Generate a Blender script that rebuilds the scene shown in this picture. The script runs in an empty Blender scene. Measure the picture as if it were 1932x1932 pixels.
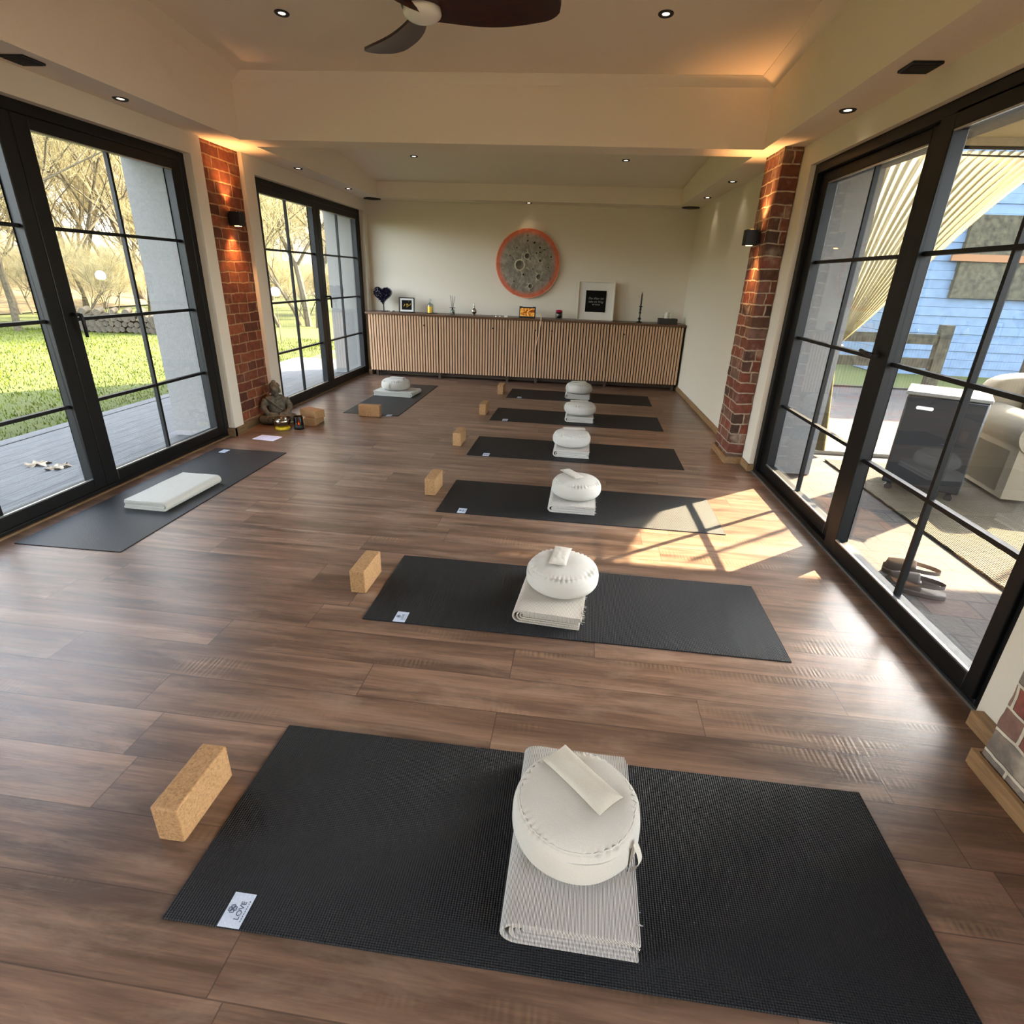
import bpy, math, random
from mathutils import Vector, Matrix, noise as mn
random.seed(7)
S = bpy.context.scene
C = S.collection
PI = math.pi
# ------------------------------------------------------------------ camera, light, exposure
cam = bpy.data.objects.new('camera', bpy.data.cameras.new('camera')); C.objects.link(cam)
CR, CD, CW = (0.994740, 0.096252, 0.035049), (0.069337, -0.380827, -0.922043), (-0.075401, 0.919623, -0.385497)
cam.matrix_world = Matrix(((CR[0], -CD[0], -CW[0], 0), (CR[1], -CD[1], -CW[1], 0), (CR[2], -CD[2], -CW[2], 1.4249), (0, 0, 0, 1)))
cam.data.sensor_width = 36; cam.data.lens = 36 * 1041.7 / 1932
cam.data.shift_x = -6.5 / 1932; cam.data.shift_y = -8.2 / 1932
cam.data.clip_start = 0.05; cam.data.clip_end = 400
S.camera = cam
SKY, SUN, EXPO = 1.8, 34.0, 0.78
w = bpy.data.worlds.new('World'); S.world = w; w.use_nodes = True
wn = w.node_tree; wn.nodes.clear()
sky = wn.nodes.new('ShaderNodeTexSky'); sky.sky_type = 'NISHITA'; sky.sun_disc = False
SUNDIR = Vector((0.79 * math.cos(0.543), 0.61 * math.cos(0.543), math.sin(0.543))).normalized()
sky.sun_elevation = math.radians(31.1); sky.sun_rotation = math.atan2(SUNDIR.x, SUNDIR.y)
sky.air_density = 1.0; sky.dust_density = 2.2; sky.ozone_density = 1.0
hs = wn.nodes.new('ShaderNodeHueSaturation'); hs.inputs['Saturation'].default_value = 0.42
bg = wn.nodes.new('ShaderNodeBackground'); bg.inputs[1].default_value = SKY
wo = wn.nodes.new('ShaderNodeOutputWorld')
wn.links.new(sky.outputs[0], hs.inputs['Color']); wn.links.new(hs.outputs[0], bg.inputs[0]); wn.links.new(bg.outputs[0], wo.inputs[0])
sl = bpy.data.lights.new('sun', 'SUN'); sl.energy = SUN; sl.angle = 0.009; sl.color = (1.0, 0.80, 0.52)
so = bpy.data.objects.new('sun', sl); C.objects.link(so); so.location = (20, 16, 15)
so.rotation_euler = (-SUNDIR).to_track_quat('-Z', 'Y').to_euler()
def portal(name, x, y0, y1, facing):
    l = bpy.data.lights.new(name, 'AREA'); l.shape = 'RECTANGLE'; l.size = 2.1; l.size_y = y1 - y0; l.cycles.is_portal = True
    o = bpy.data.objects.new(name, l); C.objects.link(o); o.location = (x, (y0 + y1) / 2, 1.1)
    o.rotation_euler = (0, -PI / 2 if facing > 0 else PI / 2, 0)
portal('window_portal', -3.56, 1.75, 4.63, 1); portal('window_portal', -3.56, 5.54, 8.36, 1)
portal('window_portal', -3.56, -2.0, 0.85, 1); portal('window_portal', 2.08, 1.72, 4.55, -1); portal('window_portal', 2.08, -2.0, 0.55, -1)
S.view_settings.view_transform = 'Standard'; S.view_settings.look = 'None'
S.view_settings.exposure = EXPO; S.view_settings.gamma = 1; S.view_settings.use_curve_mapping = False
cy = S.cycles
cy.use_denoising = True; cy.max_bounces = 10; cy.diffuse_bounces = 6; cy.glossy_bounces = 4; cy.transparent_max_bounces = 24
cy.transmission_bounces = 6; cy.sample_clamp_indirect = 8; cy.caustics_reflective = False; cy.caustics_refractive = False
try: cy.denoiser = 'OPENIMAGEDENOISE'
except Exception: pass
cy.use_adaptive_sampling = False

# ------------------------------------------------------------------ materials
def srgb(h):
    if isinstance(h, str):
        h = [int(h[i:i + 2], 16) / 255 for i in (0, 2, 4)]
    return tuple((c / 12.92 if c <= 0.04045 else ((c + 0.055) / 1.055) ** 2.4) for c in h) + (1.0,)
class NT:
    def __init__(s, name):
        s.m = bpy.data.materials.new(name); s.m.use_nodes = True; s.t = s.m.node_tree; s.t.nodes.clear()
        s.out = s.n('OutputMaterial')
    def n(s, kind, ins=None, **props):
        nd = s.t.nodes.new('ShaderNode' + kind)
        for k, v in props.items(): setattr(nd, k, v)
        if ins:
            for k, v in ins.items(): s.set(nd, k, v)
        return nd
    def set(s, nd, k, v):
        sock = nd.inputs[k]
        if isinstance(v, bpy.types.NodeSocket): s.t.links.new(v, sock)
        elif isinstance(v, bpy.types.Node): s.t.links.new(v.outputs[0], sock)
        else:
            if isinstance(v, tuple) and len(v) == 4 and len(sock.default_value) == 3: v = v[:3]
            sock.default_value = v
    def math(s, op, a, b=None, c=None, clamp=False):
        nd = s.n('Math', operation=op, use_clamp=clamp); s.set(nd, 0, a)
        if b is not None: s.set(nd, 1, b)
        if c is not None: s.set(nd, 2, c)
        return nd.outputs[0]
    def mix(s, fac, a, b, mode='MIX'):
        nd = s.n('Mix', data_type='RGBA', blend_type=mode)
        s.set(nd, 0, fac); s.set(nd, 6, a); s.set(nd, 7, b)
        return nd.outputs[2]
    def ramp(s, fac, stops):
        nd = s.n('ValToRGB'); el = nd.color_ramp.elements
        while len(el) < len(stops): el.new(0.5)
        for e, (p, c) in zip(el, stops): e.position = p; e.color = c if len(c) == 4 else srgb(c)
        s.set(nd, 0, fac); return nd.outputs[0]
    def coord(s, scale=(1, 1, 1), rot=(0, 0, 0), loc=(0, 0, 0)):
        tc = s.n('TexCoord'); mp = s.n('Mapping', {'Vector': tc.outputs['Object'], 'Scale': scale, 'Rotation': rot, 'Location': loc})
        return mp.outputs[0]
    def noise(s, vec, scale, detail=4, rough=0.5, dist=0.0):
        return s.n('TexNoise', {'Vector': vec, 'Scale': scale, 'Detail': detail, 'Roughness': rough, 'Distortion': dist}).outputs[0]
    def bump(s, h, strength=0.3, dist=0.01, normal=None):
        b = s.n('Bump', {'Height': h, 'Strength': strength, 'Distance': dist})
        if normal is not None: s.set(b, 'Normal', normal)
        return b.outputs[0]
    def bsdf(s, color, rough=0.5, metal=0.0, normal=None, **kw):
        b = s.n('BsdfPrincipled', {'Base Color': color, 'Roughness': rough, 'Metallic': metal})
        if normal is not None: s.set(b, 'Normal', normal)
        for k, v in kw.items(): s.set(b, k.replace('_', ' '), v)
        s.t.links.new(b.outputs[0], s.out.inputs[0]); return b
def plain(name, col, rough=0.5, metal=0.0, nscale=0, namt=0.08, bstr=0.0, **kw):
    t = NT(name); col = srgb(col) if isinstance(col, str) else col
    nrm = None; c = col
    if nscale:
        v = t.coord(); nz = t.noise(v, nscale, 5)
        d = tuple(x * (1 - namt * 2) for x in col[:3]) + (1,); l = tuple(min(1, x * (1 + namt * 2)) for x in col[:3]) + (1,)
        c = t.ramp(nz, [(0.3, d), (0.7, l)])
        if bstr: nrm = t.bump(nz, bstr, 0.005)
    t.bsdf(c, rough, metal, nrm, **kw); return t.m
M = {}
M['wall'] = plain('wall_paint', 'dcd5c6', 0.85, nscale=180, namt=0.01, bstr=0.05)
M['ceil'] = plain('ceiling_paint', 'e8ddce', 0.85, nscale=180, namt=0.01, bstr=0.05)
M['render'] = plain('exterior_render', '7b7a77', 0.9, nscale=60, namt=0.05, bstr=0.3)
M['black'] = plain('anthracite_frame', '090a0b', 0.45, nscale=300, namt=0.03, Specular_IOR_Level=0.3)
M['blackmat'] = plain('matt_black', '0c0c0d', 0.6, nscale=200, namt=0.03)
M['seal'] = plain('aluminium_strip', 'b9bcbd', 0.3, 0.9, nscale=100, namt=0.03)
M['whiteplastic'] = plain('white_plastic', 'e8e8e4', 0.35)
M['cream'] = plain('cream_canopy', '9a9078', 0.8, nscale=30, namt=0.04)
def glass(name, tint, mixk, rough=0.0):
    t = NT(name)
    tr = t.n('BsdfTransparent', {'Color': tint}); gl = t.n('BsdfGlossy', {'Color': (1, 1, 1, 1), 'Roughness': rough})
    g = t.n('NewGeometry'); c = t.math('ABSOLUTE', t.n('VectorMath', {0: g.outputs['Incoming'], 1: g.outputs['Normal']}, operation='DOT_PRODUCT').outputs[1])
    fr = t.math('ADD', t.math('MULTIPLY', t.math('POWER', t.math('SUBTRACT', 1.0, c, clamp=True), 5.0), 1 - mixk), mixk, clamp=True); mx = t.n('MixShader', {0: fr, 1: tr, 2: gl})
    t.t.links.new(mx.outputs[0], t.out.inputs[0]); return t.m
M['glass'] = glass('window_glass', (0.96, 0.97, 0.965, 1), 0.04)
M['clearglass'] = glass('clear_bottle_glass', (0.82, 0.86, 0.84, 1), 0.06)
M['darkglass'] = glass('amber_glass', (0.20, 0.10, 0.04, 1), 0.06)
def floor_mat():
    t = NT('oak_planks'); v = t.coord(rot=(0, 0, 0.027)); sx = t.n('SeparateXYZ', {0: v})
    X, Y = sx.outputs[0], sx.outputs[1]
    W_, L_ = 0.1835, 1.24
    yr = t.math('DIVIDE', t.math('SUBTRACT', Y, 1.512), W_); row = t.math('FLOOR', yr); fy = t.math('FRACT', yr)
    off = t.n('TexWhiteNoise', {'W': row}, noise_dimensions='1D').outputs[0]
    xr = t.math('ADD', t.math('DIVIDE', X, L_), t.math('MULTIPLY', off, 1.0)); colm = t.math('FLOOR', xr); fx = t.math('FRACT', xr)
    idv = t.n('CombineXYZ', {0: row, 1: colm, 2: 0.0}).outputs[0]
    rnd = t.n('TexWhiteNoise', {'Vector': idv}, noise_dimensions='3D'); r1 = rnd.outputs[0]
    wv = t.n('VectorMath', {0: v, 1: t.n('VectorMath', {0: rnd.outputs[1], 3: 37.0}, operation='SCALE').outputs[0]}, operation='ADD').outputs[0]
    st = t.n('Mapping', {'Vector': wv, 'Scale': (0.55, 8.0, 1.0)}).outputs[0]
    big = t.noise(st, 1.3, 6, 0.62, 0.6)
    st2 = t.n('Mapping', {'Vector': wv, 'Scale': (3.0, 60.0, 1.0)}).outputs[0]
    fine = t.noise(st2, 2.2, 5, 0.6, 0.5)
    bl = t.noise(t.n('Mapping', {'Vector': wv, 'Scale': (0.9, 6.5, 1.0)}).outputs[0], 1.7, 5, 0.65, 0.6)
    c = t.ramp(big, [(0.26, '54402f'), (0.44, '725744'), (0.57, '8b6d56'), (0.74, 'a98d74')])
    c = t.mix(0.5, c, t.ramp(fine, [(0.3, '54423a'), (0.52, '8a7565'), (0.72, 'b09a86')]), 'OVERLAY')
    c = t.mix(t.ramp(bl, [(0.34, (0.6, 0.6, 0.6, 1)), (0.48, (0, 0, 0, 1))]), c, srgb('3c2d24'))
    c = t.mix(t.ramp(t.noise(t.n('Mapping', {'Vector': wv, 'Scale': (0.8, 3.0, 1.0)}).outputs[0], 2.6, 6, 0.7, 0.4), [(0.5, (0, 0, 0, 1)), (0.75, (0.5, 0.5, 0.5, 1))]), c, srgb('a08770'))
    hsv = t.n('HueSaturation', {'Color': c, 'Value': t.math('ADD', t.math('MULTIPLY', r1, 0.30), 0.92), 'Saturation': 0.84}); c = hsv.outputs[0]
    # short cross-grain saw marks in patches
    saw = t.n('TexWave', {'Vector': t.n('Mapping', {'Vector': wv, 'Scale': (1, 0.15, 1)}).outputs[0], 'Scale': 17.0, 'Distortion': 7.0, 'Detail': 3.0, 'Detail Scale': 1.2}).outputs[1]
    pm = t.ramp(t.noise(t.n('Mapping', {'Vector': wv, 'Scale': (1.2, 5, 1)}).outputs[0], 1.5, 2), [(0.60, (0, 0, 0, 1)), (0.72, (1, 1, 1, 1))])
    sawm = t.math('MULTIPLY', saw, pm)
    c = t.mix(t.math('MULTIPLY', sawm, 0.22), c, srgb('b0926f'))
    gy = t.math('LESS_THAN', t.math('MINIMUM', fy, t.math('SUBTRACT', 1.0, fy)), 0.009)
    gx = t.math('LESS_THAN', t.math('MINIMUM', fx, t.math('SUBTRACT', 1.0, fx)), 0.0014)
    gap = t.math('MAXIMUM', gy, gx)
    c = t.mix(t.math('MULTIPLY', gap, 0.6), c, srgb('2a1d17'))
    h = t.math('SUBTRACT', t.math('ADD', t.math('MULTIPLY', fine, 0.5), t.math('MULTIPLY', sawm, 0.5)), t.math('MULTIPLY', gap, 2.0))
    rough = t.math('ADD', t.math('MULTIPLY', fine, 0.16), 0.25)
    t.bsdf(c, rough, 0, t.bump(h, 0.26, 0.003), Specular_IOR_Level=0.62); return t.m
M['floor'] = floor_mat()
def brick_mat(name, cols, mortar, blot, wth=0.245, hth=0.086):
    t = NT(name); tc = t.n('TexCoord').outputs['Object']; sp = t.n('SeparateXYZ', {0: tc})
    U = t.math('ADD', sp.outputs[0], sp.outputs[1]); vec = t.n('CombineXYZ', {0: U, 1: sp.outputs[2], 2: 0.0}).outputs[0]
    dn = t.n('TexNoise', {'Vector': tc, 'Scale': 7.0, 'Detail': 3.0}).outputs[1]
    vec = t.n('VectorMath', {0: vec, 1: t.n('VectorMath', {0: t.n('VectorMath', {0: dn, 1: (0.5, 0.5, 0.5)}, operation='SUBTRACT').outputs[0], 3: 0.030}, operation='SCALE').outputs[0]}, operation='ADD').outputs[0]
    br = t.n('TexBrick', {'Vector': vec, 'Color1': (0, 0, 0, 1), 'Color2': (1, 1, 1, 1), 'Mortar': (0.5, 0.5, 0.5, 1), 'Scale': 1.0, 'Mortar Size': 0.007, 'Mortar Smooth': 0.35, 'Bias': 0.0, 'Brick Width': wth, 'Row Height': hth}, offset_frequency=2, squash_frequency=3, squash=0.62)
    nz = t.noise(tc, 22, 6, 0.65); n2 = t.noise(tc, 5, 4, 0.6)
    c = t.ramp(br.outputs[0], [(0.0, cols[0]), (0.35, cols[1]), (0.7, cols[2]), (1.0, cols[3])])
    c = t.mix(0.55, c, t.ramp(nz, [(0.3, '3a2a22'), (0.5, '808080'), (0.75, 'c8b8a8')]), 'OVERLAY')
    c = t.mix(t.math('MULTIPLY', t.ramp(n2, [(0.56, (0, 0, 0, 1)), (0.70, (1, 1, 1, 1))]), blot), c, srgb('c9bba7'))
    mc = t.ramp(nz, [(0.3, mortar[0]), (0.7, mortar[1])])
    c = t.mix(br.outputs[1], c, mc)
    h = t.math('ADD', t.math('MULTIPLY', t.math('SUBTRACT', 1.0, br.outputs[1]), 1.0), t.math('MULTIPLY', nz, 0.5))
    t.bsdf(c, 0.9, 0, t.bump(h, 0.9, 0.014)); return t.m
M['brickL'] = brick_mat('orange_brick', ['5c3020', '7d3f28', '8a4a2e', '9a5634'], ('7d5f45', 'ab8b69'), 0.10)
M['brickR'] = brick_mat('weathered_brick', ['4a342a', '6d4636', '8a4a37', '7a6355'], ('8f7d6a', 'b9aa95'), 0.35)
M['brickN'] = brick_mat('limewashed_brick', ['6d665f', '9c9186', '8e3f32', 'c3b8aa'], ('b3a897', 'd3cab8'), 0.6)
def wood(name, a, b, sc=(2, 2, 14), rough=0.5, extra=1.0):
    t = NT(name); v = t.coord(scale=sc); n1 = t.noise(v, 3.0, 6, 0.6, 0.8)
    c = t.ramp(n1, [(0.3, a), (0.7, b)]); t.bsdf(c, rough, 0, t.bump(n1, 0.15, 0.002)); return t.m
M['base'] = wood('oak_baseboard', '7a5f43', 'a5835d', (14, 2, 20))
M['baseL'] = wood('oak_baseboard_left', '5d4a34', '7f6547', (14, 2, 20))
M['slat'] = wood('oak_slats', 'b08a6a', 'd0aa86', (30, 30, 1.2), 0.55)
M['walnut'] = wood('walnut_board', '3b2415', '6a4527', (2, 25, 25), 0.35)
M['plinth'] = wood('dark_plinth', '33251b', '4a382a', (2, 25, 25), 0.6)
M['fanwood'] = wood('fan_walnut', '1e0b06', '3a170c', (4, 20, 4), 0.45)
def mat_mat():
    t = NT('ribbed_black_rubber'); v = t.coord(); w1 = t.n('TexWave', {'Vector': v, 'Scale': 47.0, 'Distortion': 0.3, 'Detail': 1.0, 'Detail Scale': 3.0}, bands_direction='X').outputs[1]
    w2 = t.n('TexWave', {'Vector': v, 'Scale': 60.0}, bands_direction='Y').outputs[1]
    h = t.math('ADD', w1, t.math('MULTIPLY', w2, 0.45))
    c = t.ramp(w1, [(0.25, '060708'), (0.85, '1b1e23')])
    t.bsdf(c, 0.55, 0, t.bump(h, 0.7, 0.0026), Specular_IOR_Level=0.25); return t.m
M['mat'] = mat_mat()
M['bluemat'] = plain('smooth_dark_mat', '121519', 0.5, nscale=120, namt=0.05, bstr=0.2)
def cork():
    t = NT('cork'); v = t.coord(); vo = t.n('TexVoronoi', {'Vector': v, 'Scale': 210.0}).outputs[1]
    nz = t.noise(v, 90, 3); g = t.n('RGBToBW', {0: vo}).outputs[0]
    c = t.ramp(t.math('ADD', t.math('MULTIPLY', g, 0.5), t.math('MULTIPLY', nz, 0.5)), [(0.22, '80603e'), (0.42, '9a754e'), (0.75, 'aa875c')])
    t.bsdf(c, 0.8, 0, t.bump(nz, 0.2, 0.002)); return t.m
M['cork'] = cork()
def cloth(name, col, sc=350, bs=0.25, wr=0.0):
    t = NT(name); v = t.coord(); a = t.noise(v, sc, 3); b_ = t.noise(v, 14, 4)
    c0 = srgb(col); c = t.ramp(a, [(0.2, tuple(x * 0.86 for x in c0[:3]) + (1,)), (0.8, c0)])
    h = t.math('ADD', t.math('MULTIPLY', a, 0.25), t.math('MULTIPLY', b_, wr))
    t.bsdf(c, 0.9, 0, t.bump(h, bs, 0.006), Sheen_Weight=0.15); return t.m
M['cotton'] = cloth('natural_cotton', 'c4c2ba', 400, 0.3, 0.9)
M['cotton2'] = cloth('pale_linen', 'c6c2b6', 300, 0.35, 1.2)
M['wool'] = cloth('white_wool', 'bdbdb4', 160, 0.5, 1.0)
def striped(name, dark, light, scale, axis='X'):
    t = NT(name); v = t.coord(); w_ = t.n('TexWave', {'Vector': v, 'Scale': scale, 'Distortion': 0.25, 'Detail': 1.0, 'Detail Scale': 4.0}, bands_direction=axis).outputs[1]
    a = t.noise(v, 300, 2); c = t.ramp(w_, [(0.36, dark), (0.56, light)])
    t.bsdf(c, 0.92, 0, t.bump(t.math('ADD', w_, a), 0.3, 0.003)); return t.m
M['stripe'] = striped('navy_pinstripe_cotton', '54565f', 'd6d2c9', 98.0)
M['stripe2'] = striped('taupe_pinstripe_cotton', '8b8279', 'd8d2c6', 80.0)
M['stripe3'] = striped('grey_pinstripe_cotton', 'a8a49d', 'd0cdc5', 80.0)
M['stone'] = plain('weathered_stone', '5d574b', 0.9, nscale=45, namt=0.25, bstr=0.7)
M['silver'] = plain('silver', 'c8c6c0', 0.18, 1.0)
M['bowlmetal'] = plain('hammered_bronze', '8c8478', 0.2, 1.0, nscale=60, namt=0.15)
M['yellow'] = plain('yellow_silk', 'c9a916', 0.5, nscale=80, namt=0.15, bstr=0.3)
M['ameth'] = plain('amethyst', '161029', 0.15, nscale=70, namt=0.5)
M['gold'] = plain('gold', 'd6ad45', 0.35, 0.6)
M['paper'] = plain('white_paper', 'dcdcf0', 0.8)
M['card'] = plain('mat_board', 'd8d6d0', 0.8)
M['frameW'] = plain('white_frame', 'e2dccb', 0.45)
M['print'] = plain('black_print', '0d0d0a', 0.6, Specular_IOR_Level=0.1)
M['ink'] = plain('slate_ink', '33475c', 0.7)
M['chalk'] = plain('chalk_white', '8f8f86', 0.7)
M['tag'] = plain('white_woven_label', 'b7c3d4', 0.7, nscale=200, namt=0.06)
M['rose'] = plain('magenta_rose', 'b8003c', 0.6, nscale=60, namt=0.3, bstr=0.5)
M['darkwax'] = plain('dark_wax', '1d1214', 0.5)
M['tissue'] = plain('tissue', 'd9d6ca', 0.9)
M['greybox'] = plain('charcoal_felt', '34342c', 0.85, nscale=150, namt=0.08)
M['cable'] = plain('cream_cable', 'd8c0a2', 0.5)
def emis(name, col, s):
    t = NT(name); e = t.n('Emission', {'Color': srgb(col), 'Strength': s}); t.t.links.new(e.outputs[0], t.out.inputs[0]); return t.m
M['lamp'] = emis('lamp_lens', 'ffe9c8', 3.0); M['flame'] = emis('candle_flame', 'ff9a40', 12.0); M['globe'] = plain('fan_diffuser', 'ebebe6', 0.25)
M['warm'] = emis('warm_lens', 'ffb060', 25.0)
def moon_mat():
    t = NT('moon_relief'); v = t.coord(); ln = t.n('VectorMath', {0: v}, operation='LENGTH').outputs[1]
    nz = t.noise(v, 7, 6, 0.65); n2 = t.noise(v, 26, 5, 0.6)
    c = t.ramp(nz, [(0.3, '5f5b50'), (0.5, '857f72'), (0.72, 'b0a89a')])
    c = t.mix(0.4, c, t.ramp(n2, [(0.3, '565047'), (0.7, 'a8a093')]))
    at = t.n('Attribute', attribute_name='tone').outputs['Fac']
    c = t.mix(t.math('MULTIPLY', t.math('SUBTRACT', 0.5, at, clamp=True), 1.7, clamp=True), c, srgb('3a362e')); c = t.mix(t.math('MULTIPLY', t.math('SUBTRACT', at, 0.5, clamp=True), 1.9, clamp=True), c, srgb('cfc8b0'))
    edge = t.math('ADD', t.math('DIVIDE', ln, 0.44), t.math('MULTIPLY', t.math('SUBTRACT', nz, 0.5), 0.10))
    c = t.mix(t.ramp(edge, [(0.82, (0, 0, 0, 1)), (0.97, (0.9, 0.9, 0.9, 1))]), c, srgb('d0603c'))
    t.bsdf(c, 0.8, 0, t.bump(n2, 0.4, 0.01)); return t.m
M['moon'] = moon_mat(); M['moonrim'] = plain('copper_rim', 'e0a07c', 0.5); M['crater'] = plain('crater_floor', '4a463e', 0.8, nscale=40, namt=0.2)
M['craterrim'] = plain('crater_rim', 'c2bba4', 0.8, nscale=40, namt=0.1)
def screen_mat():
    t = NT('photo_screen'); v = t.coord(); n1 = t.noise(v, 14, 4, 0.6, 1.5)
    c = t.ramp(n1, [(0.25, '1a1410'), (0.42, '7a3a12'), (0.55, 'c9963c'), (0.7, 'c8c4b0'), (0.9, '2a4038')])
    b = t.bsdf(c, 0.2); t.set(b, 'Emission Color', c); t.set(b, 'Emission Strength', 0.5); return t.m
M['screen'] = screen_mat()
# outdoors
def grass_mat():
    t = NT('lawn'); v = t.coord(); a = t.noise(v, 30, 6, 0.7); b_ = t.noise(v, 1.2, 4); 
    c = t.ramp(a, [(0.25, '263309'), (0.5, '3d4a0d'), (0.8, '595812')]); c = t.mix(t.math('MULTIPLY', b_, 0.5), c, srgb('565c12'))
    t.bsdf(c, 0.9, 0, t.bump(a, 0.9, 0.05)); return t.m
M['grass'] = grass_mat(); M['blade'] = plain('grass_blades', '4a560f', 0.9, nscale=4, namt=0.25, Specular_IOR_Level=0.1)
def deck_mat():
    t = NT('weathered_deck'); v = t.coord(); sp = t.n('SeparateXYZ', {0: v}); X = sp.outputs[0]
    fx = t.math('FRACT', t.math('DIVIDE', X, 0.145)); gap = t.math('LESS_THAN', fx, 0.04)
    rib = t.math('SINE', t.math('MULTIPLY', X, 2 * PI / 0.0181))
    nz = t.noise(t.coord(scale=(20, 1.5, 1)), 2.5, 6, 0.65)
    c = t.ramp(nz, [(0.3, '3a3d40'), (0.55, '55585b'), (0.75, '6c6e6c')])
    c = t.mix(t.math('MULTIPLY', t.math('GREATER_THAN', rib, 0.3), 0.35), c, srgb('2a2e32'))
    c = t.mix(gap, c, srgb('17181a'))
    t.bsdf(c, 0.6, 0, t.bump(t.math('SUBTRACT', rib, t.math('MULTIPLY', gap, 3)), 0.5, 0.004)); return t.m
M['deck'] = deck_mat(); M['leaf'] = plain('dry_leaf', '9c8f7c', 0.8, nscale=40, namt=0.2)
M['bark'] = plain('tree_bark', '4a4232', 0.9, nscale=20, namt=0.3, bstr=0.6)
M['twig'] = plain('budding_twigs', '918660', 0.9, nscale=2.5, namt=0.25)
M['logend'] = plain('log_end', '4c463b', 0.9, nscale=30, namt=0.2); M['litter'] = plain('leaf_litter', '6b5c3d', 0.95, nscale=3, namt=0.25, bstr=0.5)
def paver_mat():
    t = NT('clay_pavers'); v = t.coord(rot=(0, 0, 0.06))
    br = t.n('TexBrick', {'Vector': v, 'Color1': (0, 0, 0, 1), 'Color2': (1, 1, 1, 1), 'Mortar': (0.5, 0.5, 0.5, 1), 'Scale': 1.0, 'Mortar Size': 0.006, 'Mortar Smooth': 0.2, 'Brick Width': 0.24, 'Row Height': 0.17}, offset_frequency=2)
    nz = t.noise(v, 40, 5, 0.6); c = t.ramp(br.outputs[0], [(0.0, '2b2826'), (0.5, '38332f'), (0.85, '43291f'), (1.0, '403c39')])
    c = t.mix(0.5, c, t.ramp(nz, [(0.3, '5a5a5a'), (0.7, 'a0a0a0')]), 'OVERLAY'); c = t.mix(br.outputs[1], c, srgb('171412'))
    t.bsdf(c, 0.85, 0, t.bump(t.math('ADD', t.math('MULTIPLY', br.outputs[1], -1.0), nz), 0.5, 0.008)); return t.m
M['paver'] = paver_mat()
def jute():
    t = NT('jute_weave'); v = t.coord(rot=(0, 0, 0.1)); a = t.n('TexWave', {'Vector': v, 'Scale': 14.0}, bands_direction='Y').outputs[1]; b_ = t.n('TexWave', {'Vector': v, 'Scale': 20.0}, bands_direction='X').outputs[1]
    c = t.ramp(t.math('MULTIPLY', t.math('ADD', a, b_), 0.5), [(0.25, '2a2315'), (0.7, '544a34')]); t.bsdf(c, 0.95, 0, t.bump(t.math('ADD', a, b_), 0.6, 0.01)); return t.m
M['jute'] = jute(); M['gravel'] = plain('pale_gravel', '8a857b', 0.9, nscale=30, namt=0.1)
M['sofa'] = cloth('beige_slipcover', '7a705c', 200, 0.3, 1.2)
M['heater'] = plain('charcoal_enamel', '25272a', 0.3, nscale=60, namt=0.05); M['heatertop'] = plain('white_enamel', '6f706c', 0.35)
M['croc'] = plain('brown_foam', '3a332d', 0.7); M['siding'] = plain('blue_grey_boards', '566c84', 0.7, nscale=8, namt=0.08)
M['mossy'] = plain('weathered_shingle', '3d3a2c', 0.95, nscale=14, namt=0.3, bstr=0.5); M['plank'] = plain('orange_plank', '7a5536', 0.8)
def sheer():
    t = NT('sheer_curtain'); v = t.coord(); nz = t.noise(t.coord(scale=(30, 30, 2)), 3, 3)
    d = t.n('BsdfDiffuse', {'Color': srgb('9d977c')}); tl = t.n('BsdfTranslucent', {'Color': srgb('b0a98c')}); tr = t.n('BsdfTransparent', {'Color': (1, 1, 1, 1)})
    m1 = t.n('MixShader', {0: 0.55, 1: d, 2: tl}); m2 = t.n('MixShader', {0: t.math('ADD', t.math('MULTIPLY', nz, 0.10), 0.03), 1: m1, 2: tr})
    t.t.links.new(m2.outputs[0], t.out.inputs[0]); return t.m
M['sheer'] = sheer()

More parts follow.
